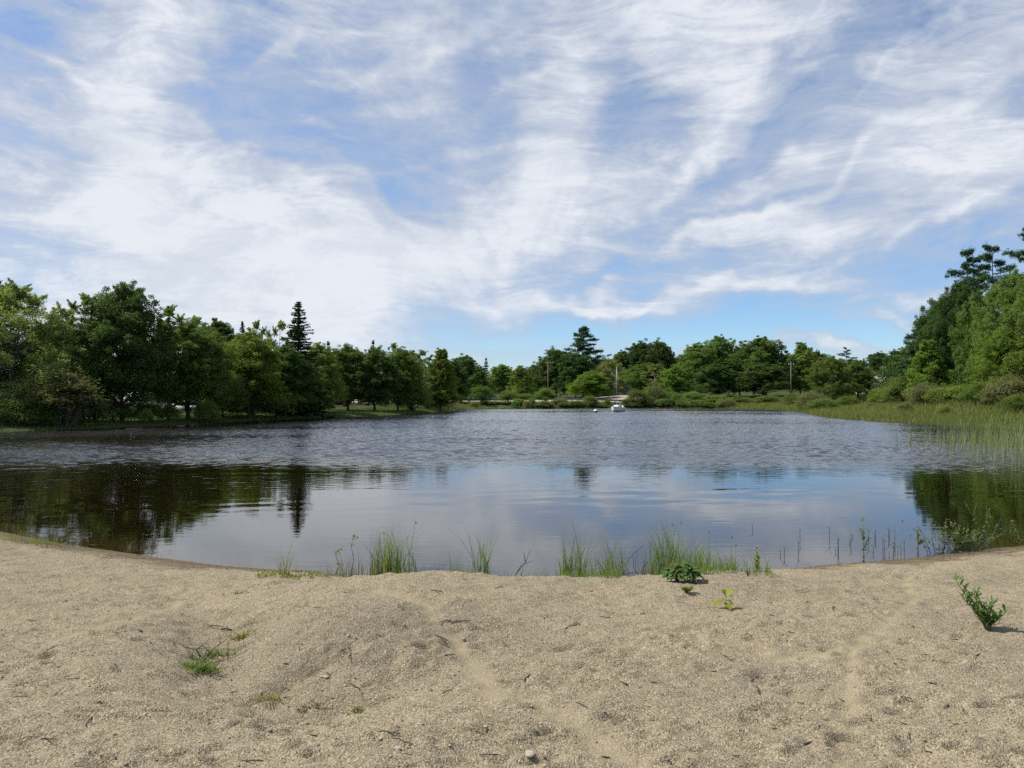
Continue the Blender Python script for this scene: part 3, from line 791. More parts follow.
plant('far_a', 763, 336, 154, 58, 'wide leafy tree, second highest of the tall clump across the pond', T2, rz=1.4)
plant('dark_b', 766, 362, 146, 54, 'dark lower tree beneath the wide leafy tree of the clump', T2)
plant('far_c', 800, 343, 156, 40, 'rounded cone shaped tree beside the pole at the clump end', T2)
plant('far_b', 790, 353, 166, 36, 'dark tree behind the pole at the end of the tall clump', T2)
plant('far_a', 818, 350, 168, 28, 'slim tree on the falling edge of the tall far clump', T2)
plant('maple_a', 833, 356, 118, 42, 'round headed tree with a visible trunk above the meadow', T2)
plant('maple_b', 858, 361, 122, 36, 'low bushy tree beside the round headed tree above the meadow', T2)
plant('pine_a', 846, 347, 190, 22, 'little dark pine top rising behind the round headed meadow tree', T2)
plant('airy_b', 868, 370, 124, 34, 'pale grey green bushy tree at the back of the meadow', T2)
plant('far_b', 880, 352, 215, 26, 'dark distant tree over the pale roofed house', T2)
plant('pine_c', 872, 354, 225, 18, 'dark distant pine just beside the tree over the pale roof', T2)
plant('far_b', 897, 350, 205, 30, 'dark distant tree where the skyline meets the tall wooded corner', T2)
plant('far_a', 912, 344, 170, 40, 'mid green tree tucked behind the edge of the tall wooded corner', T2)
# the tall wooded corner beyond the meadow ------------------------------
plant('pine_c', 921, 322, 92, 62, 'layered young pine forming the outer edge of the wooded corner', T2, rz=.3)
plant('maple_a', 903, 358, 98, 46, 'light green tree low at the outer edge of the wooded corner', T2)
plant('dark_a', 938, 300, 90, 56, 'dark leafy tree second in from the outer edge of the corner', T2, rz=2)
plant('dark_a', 958, 282, 86, 60, 'tall leafy maple directly under the first flat topped pine', T2)
plant('bright_b', 930, 338, 84, 46, 'yellowish green tree in front of the wooded corner', T2)
plant('maple_b', 980, 292, 80, 50, 'deep green tree in the middle of the wooded corner', T2, rz=.5)
plant('maple_a', 1010, 274, 74, 70, 'leafy tree at the picture edge in front of the tall pine', T2)
plant('bright_a', 1002, 330, 70, 60, 'paler low tree at the meadow edge under the leafy edge tree', T2)
plant('pine_b', 968, 246, 98, 50, 'first flat topped white pine standing above the wooded corner', T2, rz=.2)
plant('pine_b', 994, 242, 100, 48, 'second flat topped white pine, tallest of the pair above the corner', T2, rz=2.6)
plant('pine_a', 1040, 205, 76, 80, 'very tall pine mostly cut off by the picture edge', T2, rz=1.2)
plant('maple_a', 1046, 262, 70, 80, 'leafy tree mostly cut off by the picture edge near the tall pine', T2)
plant('maple_b', 1085, 285, 64, 110, 'shore tree just outside the frame above the rush bed', T2)
plant('maple_b', -92, 240, 52, 100, 'tree outside the frame whose twig tips enter beside the willow', T2)

# woods behind everything
r_ = np.random.default_rng(8)
wood = [(40, 325), (100, 322), (140, 330), (205, 338), (232, 336), (265, 343), (310, 352), (335, 352), (360, 352), (385, 354), (405, 358), (445, 364), (455, 366), (472, 368), (492, 370), (510, 370), (528, 370), (545, 366), (600, 362), (632, 356),
        (676, 358), (690, 356), (735, 354), (750, 352), (780, 352), (810, 356), (825, 358), (840, 359), (852, 358), (862, 357), (888, 356), (906, 352), (926, 346), (950, 330), (985, 320), (1010, 315)]
for i, (px, py) in enumerate(wood):
    D = r_.uniform(205, 240) if 420 < px < 920 else r_.uniform(115, 135)
    plant(['far_b', 'far_a', 'far_c', 'far_b', 'spruce_b'][i % 5 if px > 260 else i % 3], px + r_.uniform(-5, 5), py + r_.uniform(-3, 3), D, (26 if D > 150 else 40) * r_.uniform(.85, 1.2) * (.55 if i % 5 == 4 and px > 260 else 1),
          'dark green tree of the far wood closing off the view behind nearer trees', 'tree', 'trees of the far wood')

# shrubs ---------------------------------------------------------------
SH = [  # key, px, top, D, width, label
    ('shrub_c', 20, 398, 50, 60, 'dark bush at the water under the pale willow'), ('shrub_a', 42, 400, 50.5, 40, 'light green low bush at the shore under the willow'),
    ('shrub_b', 92, 396, 56, 50, 'greyish bush between the willow and the big dark maple'), ('shrub_c', 112, 401, 57, 46, 'dark bush at the foot of the big dark maple'),
    ('shrub_c', 150, 404, 59, 36, 'small dark bush below the white van'), ('shrub_d', 147, 409, 56, 14, 'tiny yellowish bush on the bank below the white van'),
    ('shrub_c', 206, 401, 61, 26, 'small dark bush hiding the rear of the white car'), ('shrub_a', 170, 405, 60, 22, 'small bush hiding the nose of the white car'),
    ('shrub_c', 222, 396, 70, 50, 'dark undergrowth bush beyond the white car'), ('shrub_c', 252, 394, 73, 46, 'dark bush under the yellow green maple'),
    ('shrub_c', 278, 397, 75, 34, 'dark bush under the low tree by the spruce'), ('shrub_a', 322, 398, 88, 22, 'green bush on the grassy point near the red car'),
    ('shrub_c', 412, 388, 100, 34, 'dark bush hanging over the water at the end of the fence'), ('shrub_a', 437, 394, 118, 26, 'green bush on the bank where the guardrail begins'),
    ('shrub_c', 482, 386, 141, 24, 'dark bush breaking the line of the guardrail, nearest the spruce spire'), ('shrub_a', 460, 393, 141, 16, 'small upright bush in front of the guardrail'),
    ('shrub_a', 508, 392, 141, 26, 'leafy bush in front of the guardrail between two dark bushes'), ('shrub_c', 524, 394, 140, 22, 'dark bush overhanging the far waterline'),
    ('shrub_d', 545, 388, 140.5, 22, 'rounded yellow green bush at the guardrail below the utility pole'), ('shrub_b', 560, 399, 139, 20, 'pale weedy bush on the embankment slope below the guardrail'),
    ('shrub_c', 590, 396, 140, 18, 'dark bush on the embankment just before the buoy'), ('shrub_b', 578, 401, 139, 18, 'low grey green bush on the embankment near the buoy'),
    ('shrub_c', 637, 390, 142, 24, 'dark bush on the shore just past the sailboat'), ('shrub_b', 655, 387, 144, 26, 'greyish bush under the slender pale birch'),
    ('shrub_a', 672, 393, 144, 26, 'green bush on the shore beyond the pale birch'), ('shrub_c', 692, 392, 143, 26, 'dark bush at the water below the olive tree'),
    ('shrub_c', 715, 395, 142, 30, 'dark bush at the water below the very dark crown'), ('shrub_a', 740, 397, 140, 28, 'green bush in front of the tall far clump'),
    ('shrub_a', 768, 396, 136, 30, 'green bush where the meadow meets the tall clump'), ('shrub_a', 795, 394, 128, 30, 'rounded bush at the meadow edge by the pole'),
    ('shrub_b', 812, 393, 112, 34, 'broad low bush in front of the round headed meadow tree'), ('shrub_a', 822, 399, 104, 34, 'leafy low bush on the meadow nearest the water lilies side'),
    ('shrub_a', 848, 397, 112, 22, 'small bush on the meadow below the white object'), ('shrub_d', 882, 388, 108, 26, 'light green bush in the gap below the pale roof'),
    ('shrub_a', 903, 377, 92, 44, 'tall bush at the foot of the wooded corner'), ('shrub_b', 925, 384, 80, 34, 'loose pale bush at the front of the wooded corner'),
    ('shrub_a', 941, 388, 78, 34, 'green bush in front of the dark hollow of the wooded corner'), ('shrub_b', 904, 403, 72, 18, 'low mounded bush out on the meadow'),
    ('shrub_a', 962, 386, 76, 40, 'green bush beneath the deep green tree of the corner'), ('shrub_c', 985, 384, 72, 44, 'dark green bush at the meadow back near the picture edge'),
    ('shrub_b', 1008, 378, 66, 50, 'loose bush at the meadow back under the paler low tree'), ('shrub_a', 1020, 395, 60, 40, 'bush at the picture edge above the rush bed'),
    ('shrub_b', 872, 403, 92, 14, 'small olive bush on the open meadow'), ('shrub_a', 945, 406, 66, 18, 'low green hummock bush in the meadow grass')]
for k, px, py, D, w, lab in SH: plant(k, px, py, D, w, lab, 'shrub')

r_ = np.random.default_rng(19)
for i in range(46):                                                              # rank growth all along the far waterline
    px = 446 + i * 6.3 + r_.uniform(-3, 3); D = 133 + r_.uniform(-3.0, 4.5); X0 = (px - 512) / FPX * D
    while sdf([X0], [D])[0] < .4: D += .5; X0 = (px - 512) / FPX * D
    plant(['shrub_c', 'shrub_b', 'shrub_a', 'shrub_c'][i % 4], px, r_.uniform(398.5, 403.5), D + .6, r_.uniform(8, 19), 'low weedy bush crowding the far waterline below the guardrail', 'shrub', 'weedy bushes along the far waterline')
# ------------------------------------------------------------------ grass on the banks
def scatter(n, xr, yr, keep, seed):
    r = np.random.default_rng(seed); x = r.uniform(*xr, n); y = r.uniform(*yr, n); s = sdf(x, y); z = Z(x, y); k = keep(x, y, s, r)
    return np.stack([x, y, z], 1)[k], s[k], r


def grassbed(name, label, n, xr, yr, keep, h, w, mat, seed, patch=.5):
    P, s, r = scatter(n, xr, yr, keep, seed); m = len(P)
    hh = h * r.uniform(.5, 1.25, m) * (1 + patch * 1.6 * fbm(P[:, 0] * .35, P[:, 1] * .35)); D = np.hypot(P[:, 0], P[:, 1])
    P[:, 2] -= .04; b = MB(); b.blades(P, np.maximum(hh, .08), w * r.uniform(.6, 1.3, m), r.normal(0, .35, (m, 2)) * hh[:, None], r, seg=2)
    return tag(b.build(name, mat), label, 'grass', None, 'stuff')


grassbed('meadow_grass', 'tall yellow green grass covering the meadow beside the pond', 110000, (24, 75), (44, 140), lambda x, y, s, r: (s > -.5) & (s < 36) & (x < .74 * y) & (x > .28 * y) & (r.random(len(x)) < np.clip(1.2 - s / 40, .2, 1)), .52, .055, LEAF['grass'], 1)
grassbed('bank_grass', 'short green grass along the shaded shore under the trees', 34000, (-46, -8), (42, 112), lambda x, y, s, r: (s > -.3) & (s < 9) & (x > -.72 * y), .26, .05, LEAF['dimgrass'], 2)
grassbed('embankment_weeds', 'weeds and grass on the stony slope below the road', 26000, (-12, 45), (108, 147), lambda x, y, s, r: (s > 0) & (s < 8) & (r.random(len(x)) < .55 + fbm(x * .3, y * .3)), .42, .08, LEAF['grass'], 3)
grassbed('emergent_grass', 'short grass growing out of the shallow water off the meadow', 9000, (26, 48), (56, 125), lambda x, y, s, r: (s < .2) & (s > -3.5 + 3.5 * r.random(len(x))) & (fbm(x * .25, y * .1) > -.12) & (x > .33 * y), .30, .05, LEAF['grass'], 4)


def rushes():
    r = np.random.default_rng(21); n = 9500; u = r.random(n) ** .8
    x = r.uniform(8, 31, n); y = 15.5 + 24 * r.random(n) ** 1.5; s = sdf(x, y)
    edge = 11.6 + .30 * (y - 15) + 1.6 * fbm(y * .25, x * .1)
    k = (s < -.25) & (x > edge) & (x < .80 * y + 2) & (r.random(n) < np.clip(.04 + (x - edge) / 4.5, 0, 1)) & (fbm(x * .5, y * .5) > -.42)
    x, y = x[k], y[k]; m = len(x); z = np.maximum(Z(x, y), -.6); top = r.uniform(.55, 1.25, m) * (1 + .3 * fbm(x * .3, y * .3))
    b = MB(); b.blades(np.stack([x, y, z], 1), top - z, r.uniform(.018, .034, m), r.normal(0, .17, (m, 2)) + np.array([.06, 0]), r, seg=4)
    return tag(b.build('reed_bed', LEAF['rush']), 'bed of thin green rushes standing in the shallow water', 'reeds', None, 'stuff')


rushes()
# ------------------------------------------------------------------ small plants of the beach
def leaf(b, p, d, L, w, droop=.3, up=(0, 0, 1)):
    """one folded leaf that starts at p and runs along d."""
    d = np.array(d, float); d /= np.linalg.norm(d); sd = np.cross(d, up); sd /= max(np.linalg.norm(sd), 1e-6); nn = np.cross(sd, d)
    prof = [0.06, .75, 1.0, .7, .05]; V = []
    for k, q in enumerate(prof):
        t = k / 4; c = np.array(p) + d * L * t + np.array([0, 0, -droop * L * t * t])
        V += [c - sd * w * q / 2 + nn * w * q * .14, c, c + sd * w * q / 2 + nn * w * q * .14]
    f = []
    for k in range(4):
        a = 3 * k; f += [[a, a + 1, a + 4, a + 3], [a + 1, a + 2, a + 5, a + 4]]
    b.add(V, f)


def leafy(name, label, base, stems, nl, L, w, lmat, smat, cat='plant', top=None, seed=0):
    """stems: list of (dx, dy, dz) tips."""
    r = np.random.default_rng(seed); t = thing(name, label, cat, base); ST = MB(); LF = MB()
    for e in stems:
        e = np.array(e, float); n = 6; tt = np.linspace(0, 1, n)[:, None]; P = e * tt; P[:, 2] += .12 * np.linalg.norm(e) * (tt * (1 - tt))[:, 0]; P[0, 2] -= .03
        P[1:-1] += r.normal(0, .004, (n - 2, 3)); ST.tube(P, np.linspace(.0045, .0018, n), 5)
        for k in range(nl):
            s = .15 + .85 * (k + r.random() * .5) / nl; i = min(n - 2, int(s * (n - 1))); p = P[i] + (P[i + 1] - P[i]) * (s * (n - 1) - i)
            a = k * 2.4 + r.normal(0, .4); d = np.array([cos(a), sin(a), .75 + .5 * s]); leaf(LF, p, d, L * r.uniform(.7, 1.2) * (1.1 - .45 * s), w * r.uniform(.8, 1.2), .35 * r.random())
    ST.build('stem', smat, t); LF.build('foliage', lmat, t)
    return t


leafy('beach_plant', 'leafy green plant leaning over alone on the open sand, throwing a small shadow', bp_(988, 627),
      [(-.25, .02, .40), (-.18, .08, .37), (-.14, -.03, .30), (-.05, .05, .29), (.05, .03, .22), (.12, -.03, .15), (-.10, -.06, .16), (-.20, .0, .26), (-.02, -.05, .20), (.10, .05, .10)], 17, .105, .020, LEAF['darkplant'], LEAF['tuft'], seed=2)
t = thing('seedling', 'yellow green seedling with four broad leaves on bare sand', 'plant', bp_(726, 606))
b = MB(); b.tube([(0, 0, -.02), (0, .005, .04), (.004, 0, .085)], [.004, .003, .003], 5); b.build('stem', LEAF['yellowleaf'], t)
b = MB()
for d, L, w, p in [((-1, -.3, .15), .125, .085, .05), ((1, -.35, -.05), .065, .05, .06), ((.3, -.7, .5), .10, .075, .085), ((-.35, .3, 1.1), .115, .085, .09), ((.6, .2, .9), .115, .085, .10), ((.1, -1, .1), .10, .07, .04)]:
    leaf(b, (0, 0, p), d, L, w, .45)
b.build('foliage', LEAF['yellowleaf'], t)
# low dark plant with reddish stalks
r_ = np.random.default_rng(4)
t = thing('leafy_clump', 'low dark green leafy clump with reddish stalks at the top of the sand', 'plant', bp_(680, 583))
b = MB(); c = MB()
for k in range(260):
    a = r_.uniform(0, 2 * pi); q = sqrt(r_.random()) * .135; p = np.array([q * cos(a) * 1.1 + .02, q * sin(a) * .7, 0]); h = (.14 - q * .6) * r_.uniform(.5, 1.3) + .015
    leaf(b, p + [0, 0, h], (cos(a) + r_.normal(0, .4), sin(a) + r_.normal(0, .4) - .2, .5 + r_.normal(0, .4)), r_.uniform(.05, .085), r_.uniform(.032, .052), .5)
for k in range(16):
    x = r_.normal(-.03, .035); y = r_.normal(0, .03); c.tube([(x * .5, y * .5, -.01), (x, y, .10), (x * 1.5, y * 1.5, r_.uniform(.13, .19))], [.004, .003, .002], 4)
b.build('foliage', LEAF['darkplant'], t); c.build('stalk', LEAF['redstem'], t)
t = leafy('seedling', 'small dull green sprout just in front of the dark leafy clump', bp_(687, 595), [(.05 * cos(a), .03 * sin(a), .035) for a in np.linspace(0, 6, 9)], 6, .05, .024, LEAF['moss'], LEAF['moss'], seed=5)
t = leafy('flowering_plant', 'upright leafy stem with a small pink flower head at the sand edge', bp_(757, 575), [(.0, 0, .26), (.02, .0, .17), (-.02, .0, .14)], 12, .07, .028, LEAF['tuft'], LEAF['darkplant'], seed=6)
b = MB()
for k in range(26): a = k * 2.4; leaf(b, (.0, 0, .26), (cos(a), sin(a), .4 + .04 * k), .022, .009, .1)
b.build('flower', LEAF['pink'], t)
leafy('beach_plant', 'thin dry brownish sprig beside the pink flowered stem', bp_(748, 577), [(-.01, 0, .16), (.02, 0, .10), (-.03, 0, .08)], 6, .03, .009, LEAF['dry'], LEAF['dry'], seed=7)
leafy('beach_plant', 'sparse brown sprig at the sand edge just behind the pink flowered stem', bp_(766, 572), [(.02, 0, .10), (.05, 0, .06)], 6, .03, .01, LEAF['dry'], LEAF['redstem'], seed=8)


def grasstuft(label, px, base, n, h, spread, mat, D=None, seed=0, w=.006, lean=.22, name='grass_tuft', cat='grass tuft', z=None, extra=None, hvar=.45):
    r = np.random.default_rng(seed + 50)
    if D is None: x, y, zz = bp_(px, base)
    else: x, y = (px - 512) / FPX * D, D; zz = max(float(bz(x, y)), -.25) if z is None else z
    t = thing(name, label, cat, (x, y, zz)); P = np.stack([r.normal(0, spread, n), r.normal(0, spread * .45, n), np.full(n, -.02)], 1)
    hh = h * (1 - hvar * r.random(n) ** .8) * np.exp(-(P[:, 0] / (spread * 2.6)) ** 2)
    b = MB(); b.blades(P, hh, w * r.uniform(.6, 1.3, n), r.normal(0, lean, (n, 2)) * hh[:, None], r, seg=4); b.build('blades', LEAF[mat], t)
    if extra:
        P = np.stack([r.normal(0, spread * 1.2, extra), r.normal(0, spread * .4, extra), np.full(extra, -.02)], 1); hh = h * r.uniform(.25, .9, extra)
        b = MB(); b.blades(P, hh, w * .6 * r.uniform(.6, 1.3, extra), r.normal(0, .35, (extra, 2)) * hh[:, None], r, seg=3); b.build('dry_blades', LEAF['dry'], t)
    return t


DW = 8.75
# tufts standing at the waterline behind the rim of sand: (label, px, top py, blades, spread px, material)
for i, (lab, px, top, n, sp, mat, dry, D) in enumerate([
    ('small two pronged tuft of reeds where the sand curves down to the water', 286, 545, 16, 4, 'tuft', 8, 9.4),
    ('tallest and densest green grass tuft at the waterline', 395, 526, 120, 11, 'tuft', 50, 8.9),
    ('slim tall blade cluster just beside the tallest grass tuft', 378, 530, 18, 5, 'tuft', 30, 8.9),
    ('low ragged grey tuft a step from the slim tall blade cluster', 352, 548, 12, 8, 'dry', 40, 9.0),
    ('sparse curling dry tuft between the tallest tuft and the twin reed stalks', 436, 552, 8, 12, 'dry', 34, 8.8),
    ('twin upright reed stalks in the middle of the waterline', 482, 522, 22, 4, 'tuft', 26, 8.7),
    ('low sparse dry stems beside the leaning bare branch', 516, 560, 6, 14, 'dry', 40, 8.7),
    ('tall thin reed stalks, first of the pair past the leaning branch', 566, 514, 26, 3, 'tuft', 14, 8.75),
    ('spreading reed stalks, second of the pair past the leaning branch', 581, 519, 34, 5, 'tuft', 26, 8.75),
    ('light green bushy grass tuft crossed by bare twigs', 613, 530, 46, 7, 'tuft', 40, 8.8),
    ('broad tall green grass clump behind the dark leafy clump', 668, 522, 170, 13, 'tuft', 40, 8.95),
    ('medium grass tuft joined to the broad clump, with one tall seed stalk', 697, 540, 100, 10, 'tuft', 30, 9.05),
    ('low dense grass tuft with reddish base at the sand edge', 722, 552, 110, 12, 'tuft', 30, 9.15),
    ('sparse short tuft between the small two pronged tuft and the ragged grey tuft', 332, 556, 8, 7, 'tuft', 14, 8.95), ('scattered thin dry blades past the curling dry tuft', 458, 560, 5, 9, 'dry', 18, 8.7),
    ('scattered thin blades just before the first tall thin stalks', 545, 556, 5, 7, 'dry', 16, 8.7), ('loose dry blades between the bushy tuft and the broad clump', 642, 548, 10, 9, 'dry', 26, 8.8),
    ('sparse green tuft nearest the pink flowered stem', 742, 556, 18, 9, 'tuft', 14, 9.2)]):
    D -= .62; h = (574 - top) / FPX * D * 1.35
    grasstuft(lab, px, 0, int(n * 1.35), h, sp / FPX * D, mat, D=D, seed=i, extra=int(dry * 1.1), w=.009, hvar=.65)
# a few tall single stalks with seed heads
def stalks(name, label, cat, pts, mat, D, head=0.0, base=578):
    x0 = (pts[0][0] - 512) / FPX * D; z0 = max(float(bz(x0, D)), -.3); t = thing(name, label, cat, (x0, D, z0)); b = MB()
    for px, top, lx in pts:
        x = (px - 512) / FPX * D - x0; h = zat(top, D) - z0; P = [(x, 0, -.05), (x + lx * .3, .02, h * .5), (x + lx, .03, h)]
        b.tube(P, [.004, .003, .0015], 4)
    b.build('stem', LEAF[mat], t)
    if head:
        c = MB()
        for px, top, lx in pts:
            x = (px - 512) / FPX * D - x0; h = zat(top, D) - z0; P, N, s, s2 = leafcloud((x + lx, .03, h - head * .5), head * .4, 26, .007, squash=1.6); c.cards(P, N, s, s2)
        c.build('seed_head', LEAF['dry'], t)
    return t


stalks('reed', 'single tall seed stalk rising from the medium grass tuft', 'reed', [(709, 531, .0)], 'tuft', 9.05, .05)
stalks('reed', 'two long bending stalks over the broad tall grass clump', 'reed', [(668, 524, .05), (676, 522, .06)], 'tuft', 8.95, .04)
stalks('reed', 'thin stalk standing by itself past the low dense tuft', 'reed', [(730, 536, .02), (735, 545, .01)], 'dry', 9.15, .03)
stalks('reed', 'thin upright stalk at the tallest grass tuft, ending in a seed head', 'reed', [(407, 522, .10), (388, 532, -.05)], 'tuft', 8.9, .03)


def branchy(name, label, cat, base, segs, rad=.006, mat=TWIG, leaves=None, lmat=None, nl=0, ls=.02, seed=0):
    r = np.random.default_rng(seed + 9); t = thing(name, label, cat, base); b = MB(); L = MB()
    for P in segs:
        P = np.array(P, float); b.tube(P, np.linspace(rad, rad * .35, len(P)), 5); rad *= .96
        if nl:
            k = r.integers(0, len(P) - 1, nl); q = P[k] + (P[k + 1] - P[k]) * r.random((nl, 1)) + r.normal(0, ls * .6, (nl, 3)); s = ls * r.uniform(.5, 1.2, nl)
            L.cards(q, unit(r.normal(0, .7, (nl, 3)) + np.array([0, 0, .6])), s, s * .45, r)
    b.build('branch', mat, t)
    if nl: L.build('foliage', lmat, t)
    return t


xw = lambda px, D: (px - 512) / FPX * D
branchy('bare_branch', 'bare dead branch leaning up out of the low dry stems', 'branch', (xw(506, 8.7), 8.7, .02), [[(0, 0, 0), (.12, 0, .18), (.22, .02, .30), (.28, .02, .45)], [(.12, 0, .18), (.17, .03, .26), (.30, .0, .32)], [(.22, .02, .3), (.20, 0, .42)]])
branchy('bare_branch', 'bare forked twig crossing the light green bushy tuft', 'branch', (xw(606, 8.8), 8.7, .05), [[(-.12, 0, .30), (.0, 0, .12), (.12, 0, .18), (.30, .03, .36), (.42, .03, .46)], [(.12, 0, .18), (.2, 0, .14), (.34, 0, .16)], [(.0, 0, .12), (-.02, 0, 0)]], .007)
branchy('bare_branch', 'bare twiggy stems fanning out beyond the light green bushy tuft', 'branch', (xw(640, 8.8), 8.75, .05), [[(0, 0, 0), (.02, 0, .2), (.06, 0, .36)], [(.02, 0, .2), (.1, 0, .30)], [(0, 0, .05), (-.08, 0, .2), (-.1, 0, .38)], [(0, 0, .1), (.14, 0, .16), (.20, 0, .22)]], .005)
branchy('bent_reed', 'bent bare reed with a kink at the left shoreline', 'reed', bp_(60, 543), [[(0, 0, -.02), (-.05, 0, .16), (-.02, 0, .30), (.05, 0, .48)], [(.03, 0, 0), (.10, .02, .14), (.11, .02, .34)]], .006, LEAF['dry'])
branchy('arched_twig', 'thin twig arched over the dark water beside the bent reed', 'twig', (xw(113, 11.6), 11.3, -.05), [[(0, 0, 0), (.02, 0, .18), (.10, 0, .30), (.17, 0, .26), (.18, 0, .05)], [(0, 0, .1), (.08, 0, .2), (.16, 0, .22)]], .0045, LEAF['dry'])
branchy('water_stem', 'crooked thin stem with an elbow rising beside the low ragged tuft', 'stem', (xw(350, 9.0), 9.0, .03), [[(0, 0, 0), (.05, 0, .25), (.02, 0, .42), (.07, 0, .55)], [(-.2, 0, 0), (-.12, 0, .18), (-.17, 0, .34), (-.06, 0, .42)]], .005, LEAF['dry'], lmat=LEAF['tuft'], nl=30, ls=.022)
grasstuft('dry brown tuft below the arched twig at the shoreline', 130, 552, 60, .24, .06, 'dry', seed=31)
grasstuft('weedy grass edging the sand at the left end of the waterline', 14, 541, 260, .15, .26, 'moss', seed=32, extra=60)
grasstuft('weedy grass fringe continuing from the left end towards the bent reed', 44, 545, 150, .13, .18, 'moss', seed=33, extra=50)
grasstuft('tiny pair of dry stems on the shoreline past the brown tuft', 158, 559, 6, .14, .04, 'dry', seed=34)

# saplings and twigs at the other end of the waterline
branchy('sapling', 'spindly leafy sapling standing in the water near the sand', 'sapling', (xw(861, 10.4), 10.35, -.05), [[(0, 0, 0), (.0, 0, .30), (-.01, 0, .62)], [(0, 0, .3), (-.05, 0, .48)], [(0, 0, .2), (.06, 0, .34)]], .006, LEAF['dry'], lmat=LEAF['tuft'], nl=30, ls=.026, seed=1)
branchy('sapling', 'short sapling with a green leafy tip at the waterline', 'sapling', (xw(913, 10.7), 10.6, -.02), [[(0, 0, 0), (.0, 0, .24), (.0, 0, .46)], [(0, 0, .18), (.07, 0, .24)]], .007, LEAF['redstem'], lmat=LEAF['beach'], nl=40, ls=.026, seed=2)
r_ = np.random.default_rng(12)
sg = []
for k in range(46):
    x = r_.normal(0, .26); e = np.array([x + r_.normal(0, .26), r_.normal(0, .15), r_.uniform(.12, .42)]); sg.append([(x * .7, 0, -.02), (x * .85 + r_.normal(0, .05), 0, e[2] * .5), tuple(e)])
branchy('twiggy_bush', 'tangled twiggy bush with small leaves at the end of the sandy waterline', 'bush', (xw(958, 10.9), 10.9, .03), sg, .005, LEAF['dry'], lmat=LEAF['olive'], nl=16, ls=.024, seed=3)
sg = [[(0, 0, 0), (-.1 - .1 * k, .05, .15), (-.2 - .12 * k + .1 * (k % 3), .1, .25 + .06 * k)] for k in range(7)]
branchy('twiggy_bush', 'pale willow twigs reaching over the dark reflection at the picture edge', 'bush', (xw(1026, 11.3), 11.2, .05), sg, .005, LEAF['dry'], lmat=LEAF['olive'], nl=24, ls=.03, seed=4)
branchy('twiggy_bush', 'loose small leafed bush between the short sapling and the tangled bush', 'bush', (xw(936, 10.8), 10.75, 0), [[(x * .5, 0, 0), (x * .8, 0, .2), (x, 0, h)] for x, h in ((-.25, .35), (-.12, .5), (0, .42), (.1, .5), (.2, .3), (-.32, .2))], .004, LEAF['dry'], lmat=LEAF['olive'], nl=22, ls=.022, seed=6)
branchy('water_stem', 'forked dead stem standing in the dark reflection off the rush bed', 'stem', (xw(972, 13.5), 13.5, -.1), [[(0, 0, 0), (.02, 0, .25), (.06, 0, .42)], [(.02, 0, .2), (-.22, 0, .30), (-.38, 0, .44)], [(.02, 0, .28), (.12, 0, .38)]], .007, LEAF['dry'])
src = None
for i in range(30):                                                              # dead stems standing in the shallows
    px = float(r_.choice([r_.uniform(772, 800), r_.uniform(826, 905), r_.uniform(640, 760), r_.uniform(868, 900)], p=[.15, .5, .1, .25])); D = r_.uniform(10.6, 12.0)
    if px < 765: D = r_.uniform(10.2, 13)
    h = r_.uniform(.10, .30); x = xw(px, D)
    if sdf([x], [D])[0] > -.1: continue
    lab = 'thin dead stem standing in the shallow water off the sand'
    if src is None:
        src = branchy('water_stem', lab, 'stem', (x, D, -.03), [[(0, 0, -.3), (0, 0, .5), (.03, 0, 1.0)], [(0, 0, .6), (-.04, 0, .8)]], .0042, TWIG, lmat=LEAF['dry'], nl=4, ls=.016, seed=7); src['group'] = 'dead stems in the shallows'; src.scale = (1, 1, h)
    else: dup(src, (x, D, -.03), r_.uniform(0, 6), (1, 1, h), lab, 'dead stems in the shallows')

# the dip in the sand: brushwood and weeds
r_ = np.random.default_rng(14)
sg = [[(0, 0, 0), (.10, 0, .12), (.19, .02, .18), (.22, .02, .22)], [(0, 0, .02), (-.06, 0, .1), (-.16, 0, .12), (-.20, 0, .16)], [(-.06, 0, .1), (.02, 0, .15), (.05, .02, .20)], [(.02, 0, .0), (.05, 0, .09), (-.02, 0, .14)], [(.2, .02, .0), (.20, .02, .16)], [(-.1, 0, 0), (-.08, 0, .10), (.06, 0, .12)]]
for k in range(26):
    p = np.array([r_.normal(0, .09), r_.normal(0, .05), 0]); e = p + [r_.normal(0, .12), r_.normal(0, .06), r_.uniform(.05, .17)]; sg.append([tuple(p), tuple((p + e) / 2 + r_.normal(0, .015, 3)), tuple(e)])
branchy('brushwood', 'dead dark brushwood tangle lying in the dip of the sand', 'brushwood', bp_(203, 664), sg, .0052, TWIG).scale = (.85, .85, .85)
for i, (lab, px, py, n, h, sp, mat) in enumerate([
    ('bright green low weed in the dip, nearest below the brushwood', 196, 672, 170, .07, .07, 'beach'), ('low green weed spreading beside the brushwood in the dip', 220, 655, 110, .06, .07, 'beach'),
    ('thin pale weed tuft beside the dip, up the slope from the brushwood', 246, 637, 70, .07, .05, 'moss'), ('small mossy weed patch near the head of the dip', 245, 592, 90, .045, .07, 'moss'),
    ('faint dry weed at the foot of the low mound', 273, 703, 50, .06, .04, 'moss'), ('tiny weed by the dark wood chips below the mound', 361, 714, 46, .05, .03, 'moss'), ('tiny dry weed between the two faint weeds of the mound', 316, 708, 24, .04, .03, 'dry')]):
    grasstuft(lab, px, py, int(n * 1.5), h * 1.5, sp * 1.25, mat, seed=60 + i, w=.012, lean=1.0, hvar=.75, name='weed', cat='weed')
grasstuft('dead dark stalk sticking up by itself beside the bright weed', 233, 672, 3, .11, .005, 'dry', seed=77, w=.008, lean=.1, name='dead_stalk', cat='stalk')
grasstuft('pale broken stalk standing on the slope above the mound', 278, 620, 2, .08, .004, 'dry', seed=78, w=.01, lean=.05, name='dead_stalk', cat='stalk')
